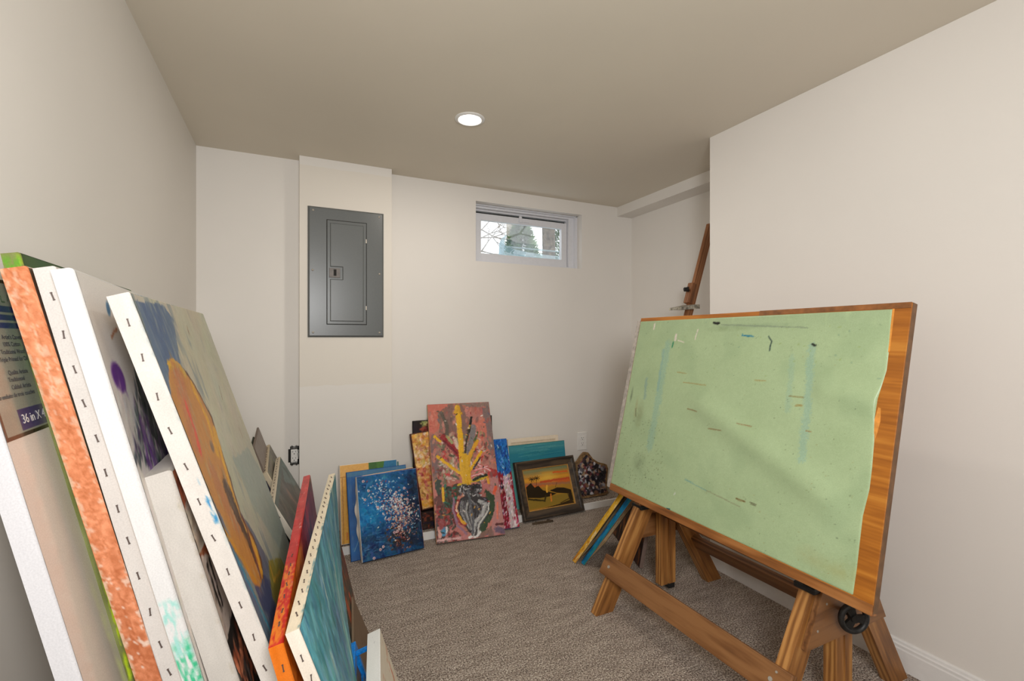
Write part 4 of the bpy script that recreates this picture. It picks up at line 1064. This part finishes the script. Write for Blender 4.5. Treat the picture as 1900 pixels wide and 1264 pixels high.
# keep only the part inside the outline, shrunk
X_ = p.X - .118; Z_ = p.Y + .0; sh = cen + (oc - cen) * .88; ins = np.zeros(X_.shape, bool); j = len(sh) - 1
for i in range(len(sh)):
    xi, yi = sh[i]; xj, yj = sh[j]; c_ = ((yi > Z_) != (yj > Z_)) & (X_ < (xj - xi) * (Z_ - yi) / (yj - yi + 1e-12) + xi); ins ^= c_; j = i
P_ = np.stack([X_, .001 - p.h - .001, Z_], -1); me = grid_mesh('flower_painting', P_, p.c)
import bmesh
bm = bmesh.new(); bm.from_mesh(me); bm.verts.ensure_lookup_table(); fl = ins.reshape(-1)
bmesh.ops.delete(bm, geom=[v for v in bm.verts if not fl[v.index]], context='VERTS')
rim = [ed for ed in bm.edges if ed.is_boundary]
ex = bmesh.ops.extrude_edge_only(bm, edges=rim)
for v in [g for g in ex['geom'] if isinstance(g, bmesh.types.BMVert)]: v.co.y = .0035
bm.to_mesh(me); bm.free(); link('flower_painting', me, M['paint'], e)

# ------------------------------------------------------------------ two canvases under the drafting table
for x_, y_, ang_, tl_, c_, lab, sp in ((1.235, 1.935, 33, -33, (210, 160, 40), 'canvas with paint splashed yellow edge leaning under the drafting table', [(0, 1, .45, 1, (226, 200, 150), 0), (0, .3, 0, 1, (190, 110, 40), .1), (0, 1, .0, .3, (150, 110, 30), -.1)]),
                                        (1.262, 1.90, 33, -33, (14, 110, 150), 'canvas with blue and green edge leaning under the drafting table, right of yellow edged one', [(0, 1, .55, 1, (40, 150, 110), .0), (0, 1, 0, .3, (10, 60, 110), 0)])):
    # faces away from the camera: the painted side looks up towards the back wall
    p = uv_pic(.28, .48, .006, (60, 60, 50), int(x_ * 100)); p.vary(30, 8, 8, True)
    mw = pose(x_, y_, ang_ + 180, 33, 0, .012) @ Matrix.Translation((-.28, 0, 0))
    canvas('painting', lab, 'painting', mw, p, T=.02, sides={'R': edge(c_, sp, 40), 'L': edge(c_), '*': edge(c_)})

p = uv_pic(.42, .50, .004, (58, 40, 32), 64); p.vary(20, 10, 10, True); p.dabs(160, lambda r: (r.random(), r.random()), (.006, .014), [(120, 70, 36), (40, 30, 30), (24, 22, 26), (90, 56, 36), (150, 96, 50)], 3.2, 1.5)
canvas('painting', 'dark brown streaked painting standing in the shade behind left legs of drafting table', 'painting', pose(1.625, 2.14, -109.3, 10, 0, .006), p, T=.018, sides={'*': edge((120, 100, 90))})

# ------------------------------------------------------------------ the stack against the left wall
# shrink wrapped canvas
p = uv_pic(.914, 1.22, .012, (226, 218, 208), 71)
cw = canvas('wrapped_canvas', 'new white canvas in clear wrap with printed size label, nearest the left wall', 'canvas', pose(-.1215, .84, 91.2, 12.84, 0, .006), p, T=.025, sides={'*': edge((212, 210, 212), streak=2)}, mats=('film', 'edge'), wob=.0003)
# its printed insert
lw, lh, lx0, lz0 = .30, .23, .003, .971
lp = Pic(lw, lh, .0012, (142, 146, 134), 72)  # grey-green paper tone has the wrap's dull reflection put into its colour
bdr = .005
msk = ((lp.X < bdr) | (lp.Y < bdr) | (lp.X > lw - bdr) | (lp.Y > lh - bdr)) * 1.; lp.mix(msk, (30, 28, 27))
def lrect(x0, z0, x1, z1, c): lp.mix(((lp.X + lx0 > x0) & (lp.X + lx0 < x1) & (lp.Y + lz0 > z0) & (lp.Y + lz0 < z1)) * 1., c)
lrect(.050, .979, .17, 1.009, (70, 62, 108))
for k in range(3): lrect(.020, 1.126 + k * .0125, .20, 1.135 + k * .0125, (50, 62, 108))
lp.hm = None; lp.wx *= 0; lp.wy *= 0
for k in range(6): lp.line([(.30 + k * .09, .86), (.315 + k * .09, .90), (.335 + k * .09, .885), (.33 + k * .09, .85), (.36 + k * .09, .85)], .0018, (60, 90, 70), .2, 0)
P_ = np.stack([lp.X + lx0, np.full(lp.X.shape, -.0006), lp.Y + lz0], -1)
me = grid_mesh('printed_label', P_, lp.c); lab = link('printed_label', me, M['film'], cw)
def text(s, size, x, z, mat, parent, y=-.0012, name='lettering'):
    cu = D.curves.new(name, 'FONT'); cu.body = s; cu.size = size; cu.extrude = .0001; cu.resolution_u = 3
    o = D.objects.new(name, cu); COL.objects.link(o); bpy.context.view_layer.update()
    me = D.meshes.new_from_object(o.evaluated_get(bpy.context.evaluated_depsgraph_get())); D.objects.remove(o); D.curves.remove(cu)
    mm = Matrix.Translation((x, y, z)) @ Matrix.Rotation(R(90), 4, 'X'); return link(name, me, mat, parent, mm)
text('36 in X 48 in', .019, .056, .988, M['inkw'], lab)
for s_, x_, z_ in (("Artist's Canvas", .070, 1.1105), ('100% Cotton', .067, 1.100), ('Traditional Wood', .056, 1.089), ('Triple Primed for Oil', .046, 1.078),
                   ('Qualite Artiste', .058, 1.059), ('Traditionnel', .053, 1.049), ('Calidad Artista', .055, 1.038), ('Toile enduite de trois couches', .002, 1.027)):
    text(s_, .0092, x_, z_, M['ink'], lab)
# green
p = uv_pic(.623, 1.239, .006, (52, 84, 34), 73); p.vary(18, 10, 14, True); p.blotch((110, 150, 40), 10, 14, .6, .2, .6)
canvas('painting', 'green painted canvas with vivid lime edge, tallest of the left stack', 'painting', pose(-.132, .97, 91.7, 11.2, 0, .006), p, T=.022,
       sides={'L': edge((120, 126, 70), [(0, 1, 0, .28, (176, 200, 30), .4), (.85, 1, 0, 1, (96, 150, 40), .6)], 30), 'T': edge((46, 66, 34), [(0, 1, 0, 1, (80, 110, 40), -.2)], 30)}, wob=.0015)
# copper
p = uv_pic(.60, 1.225, .006, (90, 70, 60), 74); p.vary(18, 8, 8, True)
def copper(T_, W_, rng):
    C = np.ones(T_.shape + (3,)) * np.array((190, 112, 74.)); C += (smooth_noise(*T_.shape, 3, 26, rng)[..., None] - .5) * 34 + (smooth_noise(*T_.shape, 12, 280, rng)[..., None] - .5) * 46
    up = np.clip((T_ - .35) / .4, 0, 1); C += up[..., None] * np.array((26, 24, 20))
    n1 = (smooth_noise(*T_.shape, 7, 120, rng) + smooth_noise(*T_.shape, 12, 250, rng)) / 2; n2 = smooth_noise(*T_.shape, 2, 14, rng)
    m = np.clip((n1 - .68 + (n2 - .5) * .4) * 12, 0, 1) * (1 - .6 * up); C = C * (1 - m[..., None]) + np.array((232, 214, 200)) * m[..., None]
    m = np.clip((W_ - .86) * 10, 0, 1) * (n1 > .45); C = C * (1 - m[..., None]) + np.array((206, 170, 140)) * m[..., None]; return C
canvas('painting', 'canvas with copper coloured edge flecked with white in the left stack', 'painting', pose(-.063, .935, 92, 13.56, 0, .006), p, T=.030, sides={'L': copper, 'T': edge((214, 196, 176), [(0, 1, 0, 1, (120, 80, 60), -.2)], 40)}, wob=.0012)
# stapled white
p = uv_pic(.60, 1.226, .006, (214, 208, 198), 75); p.vary(6, 8, 8)
canvas('painting', 'white edged canvas with long row of staples between copper edge and purple splashed canvas', 'painting', pose(-.040, .94, 92, 13.24, 0, .006), p, T=.026, sides={'*': edge((210, 204, 198), streak=6)}, staples=[('L', .12, 1.215, 19, .55, 'v')], wob=.0012)
# purple splash canvas
p = uv_pic(.90, 1.225, .0042, (236, 230, 224), 76, [(135, 503), (335, 578), (560, 1000), (375, 1264)])
p.vary(5, 6, 6)
p.hm = None
def PX(u, v): return (u, v)
W_, H_ = .9, 1.225
# locate features through the pixel positions they have on this face
def on(u_px, v_px):
    """pixel -> uv on the canvas plane (used only to lay out the artwork)"""
    A_ = math.atan2(410, 870); s_ = (u_px - 950) / 870; d = Vector((s_ * math.cos(A_) + math.sin(A_), -s_ * math.sin(A_) + math.cos(A_), (628 - v_px) / 870))
    inv_ = cur.inverted(); o = inv_ @ Vector((0, 0, CAM_H)); dd = inv_.to_3x3() @ d; k = -o.y / dd.y; q = o + dd * k
    return (q.x / p.W, q.z / p.H)
cur = pose(-.009, .935, 93.7, 13.57, 0, .006)
p.ell(on(217, 697), .030, .040, (104, 44, 150), .95, 1.45, .25, .0005); p.ell(on(221, 705), .024, .016, (130, 70, 170), .5, 1.45, .5)
p.poly([on(243, 640), on(250, 700), on(262, 750), on(276, 795), on(292, 825), on(318, 868), on(520, 1200), on(420, 800)], (34, 50, 52), .95, rag=.02)
p.dabs(500, lambda r: on(r.uniform(248, 340), r.uniform(690, 860)), (.002, .006), [(30, 60, 56), (60, 40, 80), (24, 34, 40), (150, 170, 160), (70, 90, 100), (90, 50, 110)], 2.6, 1.2, amt=.7)
for k in range(14):
    x0 = p.rng.uniform(256, 300); p.line([on(x0, 780 + p.rng.uniform(-10, 40)), on(x0 + 14, 840 + p.rng.uniform(0, 20)), on(x0 + 26, 880)], .012, [(130, 84, 160), (150, 110, 170), (90, 50, 130)][k % 3], 1.1, amt=.6)
p.ell(on(198, 568), .02, .012, (30, 100, 150), .9, .8, .4); p.line([on(204, 622), on(214, 606)], .006, (190, 120, 80), .9)
p.mix(msk[:1, :1].sum() * 0, (0, 0, 0))
p.texture(900, .005, 18, 3, 1.2, box=(.0, .5, .4, .85), amt=.4)
canvas('painting', 'white gallery canvas with a purple daub and dark green splash, smooth pale edge', 'painting', cur, p, T=.026, r=.005,
       sides={'L': edge((222, 220, 218), [(0, .50, .0, 1, (60, 186, 134), .75), (0, .50, .2, .8, (170, 216, 196), -.05), (.47, .56, 0, 1, (160, 214, 204), .1)], 4), '*': edge((216, 213, 209), streak=4)}, wob=.0004)
# thick white with painted facade
cur = pose(.040, .95, 90.0, 14.43, 0, .011)
p = Pic(.5, .888, .003, (170, 160, 148), 77)
p.vary(10, 8, 12, True)
def edgeuv(v): return on(*v)
p.poly([on(319, 885), on(345, 900), on(420, 1080), on(393, 1050), on(372, 1000)], (176, 108, 74), .95, rag=.012)
p.poly([(0, .85), (1, .85), (1, 1), (0, 1)], (172, 100, 70), .9, rag=.02)
for q_ in ((0, .93, .3), (0, .87, .35)): p.line([(q_[0], q_[1]), (q_[2], q_[1])], .006, (200, 190, 176), .5)
p.dabs(60, lambda r: (r.uniform(0, .6), r.uniform(.80, 1)), (.008, .02), [(190, 96, 60), (150, 80, 56), (206, 196, 186), (120, 70, 54), (214, 150, 120)], 2.2, .2)
p.poly([on(340, 950), on(362, 935), on(385, 1000), on(366, 1030), on(352, 1010)], (196, 186, 170), .9, rag=.01); p.poly([on(366, 1030), on(386, 985), on(402, 1020), on(372, 1036)], (150, 80, 50), .95, rag=.01)
p.poly([on(369, 1030), on(400, 1030), on(440, 1110), on(419, 1196), on(400, 1150)], (196, 180, 168), .97, rag=.004)
for (a_, b_) in (((386, 1037), (411, 1122)), ((382, 1049), (409, 1133))): p.line([on(*a_), on(*b_)], .011, (52, 46, 42), .2)
p.line([on(405, 1075), on(410, 1085)], .004, (60, 50, 46)); p.poly([on(420, 1197), on(434, 1100), on(700, 1264), on(700, 1400), on(440, 1280)], (42, 38, 36), .97, rag=.006)
p.dabs(160, lambda r: on(r.uniform(436, 470), r.uniform(1150, 1290)), (.004, .012), [(150, 80, 56), (90, 50, 40), (40, 34, 32), (70, 62, 58), (180, 110, 80)], 2.6, 1.4)
p.line([on(444, 1190), on(446, 1230), on(440, 1264)], .02, (172, 104, 76), .6)
p.texture(900, .004, 12, 2.5, amt=.5); p.c = np.clip(p.c * 1.2, 0, 250)
canvas('painting', 'deep white edged canvas showing brick facade and dark doorway, wedged in left stack', 'painting', cur, p, T=.040, r=.005, sides={'*': edge((202, 196, 188), [(0, 1, 0, .15, (180, 170, 150), -.1)], 8)}, wob=.0008)
# big mandolin like oval painting
p = Pic(.716, 1.211, .0032, (192, 186, 164), 78)
cur = pose(.137, .929, 90.4, 17.68, 0, .010)
p.vary(9, 6, 12, True)
p.mix(np.clip((on(400, 800)[1] * p.H - p.Y) / .5, 0, 1) * .75, (150, 158, 148))
blue = [on(*q) for q in [(240, 552), (300, 562), (320, 590), (333, 672), (330, 700), (312, 690), (330, 790), (372, 900), (430, 1010), (480, 1090), (520, 1140), (530, 1180), (560, 1300), (510, 1264)]]
p.poly(blue, (92, 112, 138), 1, rag=.01)
p.poly([on(*q) for q in [(256, 556), (298, 566), (334, 672), (312, 690)]], (78, 100, 134), .9, rag=.006)
p.blotch((120, 132, 140), 30, 14, .6, .15, .6, (p.X < .35) * 1.)
lineP = [on(*q) for q in [(243, 560), (275, 650), (320, 770), (380, 900), (440, 1020), (500, 1160), (530, 1260)]]; p.line(lineP, .05, (136, 146, 136), .5, amt=.8); p.line([on(*q) for q in [(243, 560), (290, 680), (340, 810), (400, 950), (450, 1060), (500, 1170)]], .012, (60, 130, 160), .9)
p.poly([on(*q) for q in [(388, 900), (402, 960), (430, 1020), (470, 1080), (505, 1140), (520, 1130), (510, 1060), (470, 990), (440, 940)]], (100, 104, 122), .95, rag=.02)
p.poly([on(*q) for q in [(440, 1000), (470, 1080), (500, 1170), (515, 1190), (520, 1130), (500, 1080)]], (70, 76, 112), .9, rag=.02)
p.poly([on(*q) for q in [(430, 850), (470, 940), (520, 1020), (548, 1020), (500, 900), (460, 830)]], (140, 156, 152), .6, rag=.02)
oval = [on(*q) for q in [(311, 672), (320, 669), (345, 690), (362, 718), (392, 775), (408, 830), (425, 885), (447, 960), (470, 1000), (484, 1040), (487, 1070), (482, 1090), (470, 1086), (440, 1030), (410, 960), (382, 905), (350, 838), (322, 770), (312, 710)]]
p.poly(oval, (196, 132, 62), 1, .0004, rag=.004)
p.line([oval[k] for k in (1, 2, 3, 4, 5, 6, 7, 8, 9, 10)], .012, (96, 62, 44), .4); p.line([on(354, 712), on(385, 780), on(402, 840), on(398, 800), on(420, 880), on(444, 965), on(474, 1020), on(484, 1060)], .022, (214, 156, 50), .5, .001)
p.line([on(312, 676), on(322, 671), on(340, 690)], .02, (206, 156, 50), .4, .001); p.line([on(330, 700), on(345, 760), on(360, 820)], .06, (190, 116, 74), .9, amt=.8); p.line([on(342, 748), on(360, 800), on(370, 840)], .016, (220, 84, 60), .6)
p.line([on(395, 880), on(420, 940), on(440, 980)], .05, (182, 116, 76), .8, amt=.7)
p.line([on(400, 960), on(430, 1010), on(474, 1080)], .014, (206, 140, 44), .5)
p.ell(on(392, 828), .018, .014, (120, 96, 80), .9, .3, .4)
p.line([on(420, 908), on(440, 960), on(462, 1010), on(478, 1055)], .052, (84, 62, 48), .5, w2=.016); p.line([on(450, 960), on(470, 1030), on(482, 1070)], .012, (110, 60, 50), .6)
p.poly([on(*q) for q in [(498, 1040), (520, 1036), (534, 1060), (520, 1140), (505, 1110), (500, 1070)]], (150, 134, 46), .9, rag=.01); p.line([on(500, 1045), on(508, 1080), on(520, 1060)], .01, (196, 150, 50), .5)
for k in range(24):
    x0 = p.rng.uniform(340, 480); y0 = p.rng.uniform(600, 960); p.line([on(x0, y0), on(x0 + 5, y0 + 12)], .003, (120, 90, 60), .6, amt=.5)
for a_, b_ in (((346, 604), (350, 618)), ((406, 716), (412, 740)), ((442, 790), (450, 812))): p.line([on(*a_), on(*b_)], .005, (140, 104, 72), .5)
p.dabs(500, lambda r: (r.random(), r.random()), (.002, .008), [(180, 176, 156), (160, 164, 150), (190, 180, 150), (150, 156, 150)], 2.5, 1.4, amt=.3, h=.0002)
p.texture(2500, .0045, 6, 3.4, 1.35, h=.00025, amt=.35)
p.vary(6, 70, 110)
canvas('painting', 'large painting of an orange oval on blue and cream, staples along its white edge', 'painting', cur, p, T=.030, r=.0025,
       sides={'L': edge((214, 207, 199), [(0, 1, 0, .06, (150, 168, 168), -.1), (.66, .74, 0, .25, (40, 130, 180), -.3)], 8), 'T': edge((200, 190, 170), [(0, .5, 0, 1, (60, 110, 150), -.1)], 20), '*': edge((210, 204, 190))}, staples=[('L', .25, 1.20, 15, .55, 'v')], wob=.0018)

# ---- far end of the left wall
p = Pic(.48, .685, .004, (136, 122, 112), 81); p.vary(12, 40, 6); p.vary(10, 6, 60)
canvas('panel', 'plain grey brown panel, rearmost at the far end of the left wall', 'panel', pose(.089, 2.16, 91.35, 19, 0, .003), p, T=.008, sides={'*': edge((120, 106, 96))}, frame=False)
p = Pic(.40, .665, .01, (60, 58, 50), 82)
canvas('panel', 'dark panel edge peeping out behind the grey brown panel by the left wall', 'panel', pose(.060, 2.08, 91.35, 18, 0, .003), p, T=.006, sides={'*': edge((70, 76, 60))}, frame=False)
p = Pic(.43, .55, .01, (44, 44, 64), 83); p.vary(10, 6, 6)
canvas('painting', 'navy dark canvas edge between the grey brown panel and pale grey canvas', 'painting', pose(.125, 2.13, 91.2, 23, 0, .008), p, T=.014, sides={'*': edge((50, 46, 66))})
p = Pic(.55, .60, .004, (156, 150, 132), 84); p.vary(16, 5, 20); p.blotch((110, 104, 92), 6, 22, .55, .12, .7); p.blotch((176, 170, 150), 6, 26, .6, .1, .6)
p.texture(900, .008, 10, 4, 1.4, amt=.5); p.c *= .84
canvas('painting', 'pale grey streaky canvas with cream edge at far end of left wall', 'painting', pose(.169, 2.145, 91.2, 25.3, 0, .008), p, T=.020, sides={'*': edge((206, 190, 162))}, staples=[('T', .02, .5, 10, .5, 'v')])
p = Pic(.70, .584, .003, (120, 116, 106), 85); cur = pose(.221, 1.8, 89.6, 27.9, 0, .009)
p.vary(16, 6, 10, True)
p.poly([(0, .55), (.25, .75), (.7, .65), (1, .6), (1, 0), (0, 0)], (104, 94, 84), .8, rag=.04); p.poly([(0, .45), (.12, .78), (.3, .7), (.35, .3), (.1, .2)], (140, 160, 164), .85, rag=.03); p.ell((.2, .45), .08, .06, (190, 184, 170), .7, 0, .8)
p.poly([(.6, .92), (1, 1), (1, .7), (.8, .8)], (130, 154, 148), .85, rag=.02); p.line([(.5, .85), (.62, .55), (.75, .3), (.8, .1)], .05, (172, 138, 118), .7, amt=.85); p.line([(.35, .9), (.55, .5), (.7, .1)], .09, (92, 82, 74), .8, amt=.6); p.blotch((80, 80, 72), 16, 10, .58, .1, .5)
p.mix((p.Y > .56) * .6, (110, 140, 134))
p.texture(700, .004, 10, 3, amt=.4); p.c *= .78
canvas('painting', 'misty grey green landscape canvas, staples on cream edge, at far end of left wall', 'painting', cur, p, T=.020, sides={'*': edge((214, 200, 176)), 'L': edge((222, 212, 194), [(.3, .7, .2, .9, (60, 120, 130), -.35)])}, staples=[('T', .02, .68, 15, .5, 'v'), ('L', .10, .57, 6, .5, 'v')], wob=.0015)
# red / orange
p = Pic(.96, .607, .004, (190, 34, 30), 86); p.vary(16, 12, 8, True)
p.mix(np.clip((.42 - p.X) / .03, 0, 1), (226, 120, 34)); p.mix(np.clip((p.X - .72) / .05, 0, 1) * .85, (112, 40, 34)); p.blotch((140, 20, 24), 10, 6, .58, .1, .7, (p.X > .40) * 1.); p.blotch((60, 26, 30), 6, 6, .62, .08, .7, (p.X > .55) * 1.)
p.texture(900, .010, 16, 3)
canvas('painting', 'canvas with red and orange edges, left of the teal canvas', 'painting', pose(.134, .845, 89.2, 11, 0, .006), p, T=.022, twist=.05, mats=('paintg', 'paintg'),
       sides={'T': edge((196, 34, 30), [(0, .30, 0, 1, (226, 124, 36), .7), (.15, 1, .0, .5, (232, 180, 170), -.75), (.2, 1, .6, 1, (150, 26, 28), -.35)], 30), 'L': edge((224, 118, 34), streak=16), '*': edge((150, 40, 34))}, staples=[('T', .03, .35, 7, .5, 'v'), ('L', .40, .59, 4, .5, 'v')], wob=.0015)
# cardboard behind the teal canvas
p = Pic(.35, .60, .008, (170, 140, 110), 87); p.vary(8, 6, 6)
canvas('panel', 'thin tan board peeping out behind the teal canvas', 'panel', pose(.135, 1.22, 86, 5.5, 0, .002), p, T=.006, sides={'*': edge((196, 176, 146))}, frame=False)
# teal
p = Pic(.774, .646, .003, (66, 118, 128), 88); p.vary(12, 8, 6, True)
hmN = None
for k in range(70):
    u0 = p.rng.uniform(0, .9); v0 = p.rng.uniform(0, .85); c_ = [(120, 156, 150), (90, 136, 140), (150, 168, 156), (56, 104, 122), (40, 96, 116), (134, 150, 140)][k % 6]
    p.line([(u0, v0), (u0 + p.rng.uniform(.02, .08), v0 + p.rng.uniform(.1, .25))], p.rng.uniform(.010, .030), c_, .9, .0006, .85)
p.mix(np.clip((p.X - .45) / .4, 0, 1) * .45 * p.N(30, 6), (130, 140, 120)); p.mix(np.clip(1 - p.X / .12, 0, 1) * .5, (56, 128, 136))
p.texture(3000, .007, 12, 4, 1.5); p.c = np.clip(p.c * 1.22 + np.array((4, 2, 6.)), 0, 245)
canvas('painting', 'teal brushed canvas with cream stapled edges in front of the left stack', 'painting', pose(.217, .84, 93.7, 10.9, 0, .006), p, T=.020, twist=.1325, r=.0025,
       sides={'T': edge((224, 210, 184), [(0, 1, 0, .12, (70, 120, 130), 0)]), 'L': edge((232, 220, 204), [(.3, .5, 0, .4, (190, 40, 30), -.1)])}, staples=[('T', .03, .75, 22, .5, 'v'), ('L', .36, .62, 6, .5, 'v')], wob=.0016, frame=True)
# orange dark one and brown board
p = Pic(.30, .372, .004, (88, 60, 44), 89); p.vary(20, 10, 8, True); p.blotch((190, 80, 40), 12, 8, .6, .1, .9); p.blotch((40, 60, 56), 10, 8, .62, .1, .8); p.blotch((170, 110, 60), 12, 10, .66, .08, .8)
canvas('painting', 'small dark painting with orange patches just right of the teal canvas', 'painting', pose(.213, 1.456, 84.6, 12.8, 0, .003), p, T=.010, sides={'*': edge((70, 60, 48))}, frame=False)
p = Pic(.444, .25, .004, (112, 90, 70), 90); p.vary(6, 8, 60); p.vary(5, 40, 6)
canvas('panel', 'plain brown board leaning right of the teal canvas, near the photo bottom', 'panel', pose(.228, 1.178, 84, 20.9, 0, .002), p, T=.006, sides={'*': edge((120, 100, 80))}, frame=False)
# blue thing
e = empty('blue_frame', pose(.200, 1.04, 82, 17, 0, .003), 'small bright blue painted wooden frame beside the white canvas', 'frame')
for nm, a, b in (('top_bar', (0, 0, .262), (.28, .014, .28)), ('bottom_bar', (0, 0, 0), (.28, .014, .018)), ('side_bar', (0, 0, .018), (.018, .014, .262)), ('side_bar', (.262, 0, .018), (.28, .014, .262)), ('middle_bar', (.0181, .003, .18), (.2619, .010, .198))):
    MB().box(a, b, .0015).build(nm, M['blue'], e)
MB().box((.235, -.030, .266), (.247, .002, .274), .001).build('peg', M['blue'], e)
# white canvas
p = Pic(.40, .30, .003, (226, 214, 196), 91); p.vary(8, 6, 30); p.blotch((206, 150, 120), 10, 16, .66, .06, .5); p.line([(.9, .75), (.85, .5)], .008, (206, 100, 60), .8); p.line([(.6, .9), (.8, .2)], .004, (200, 190, 170), .8)
canvas('canvas', 'small white canvas with clean edge and faint orange marks at photo bottom', 'canvas', pose(.247, .906, 80.9, 17.7, 0, .010), p, T=.034, r=.0015, sides={'*': edge((232, 228, 220), streak=5), 'T': edge((234, 230, 224), [(.86, .95, .3, .6, (90, 90, 100), -.45)], 5)}, wob=.0006)

# ------------------------------------------------------------------ groups of like things
bpy.context.view_layer.update()
for o in list(COL.objects):
    if o.parent is None and o.get('category') in ('painting', 'panel', 'canvas') and not o.get('group'):
        x, y = o.location.x, o.location.y
        o['group'] = 'paintings leaning along the back wall' if y > 2.3 else ('canvases stacked against the left wall' if x < .5 else 'paintings stored under the drafting table')
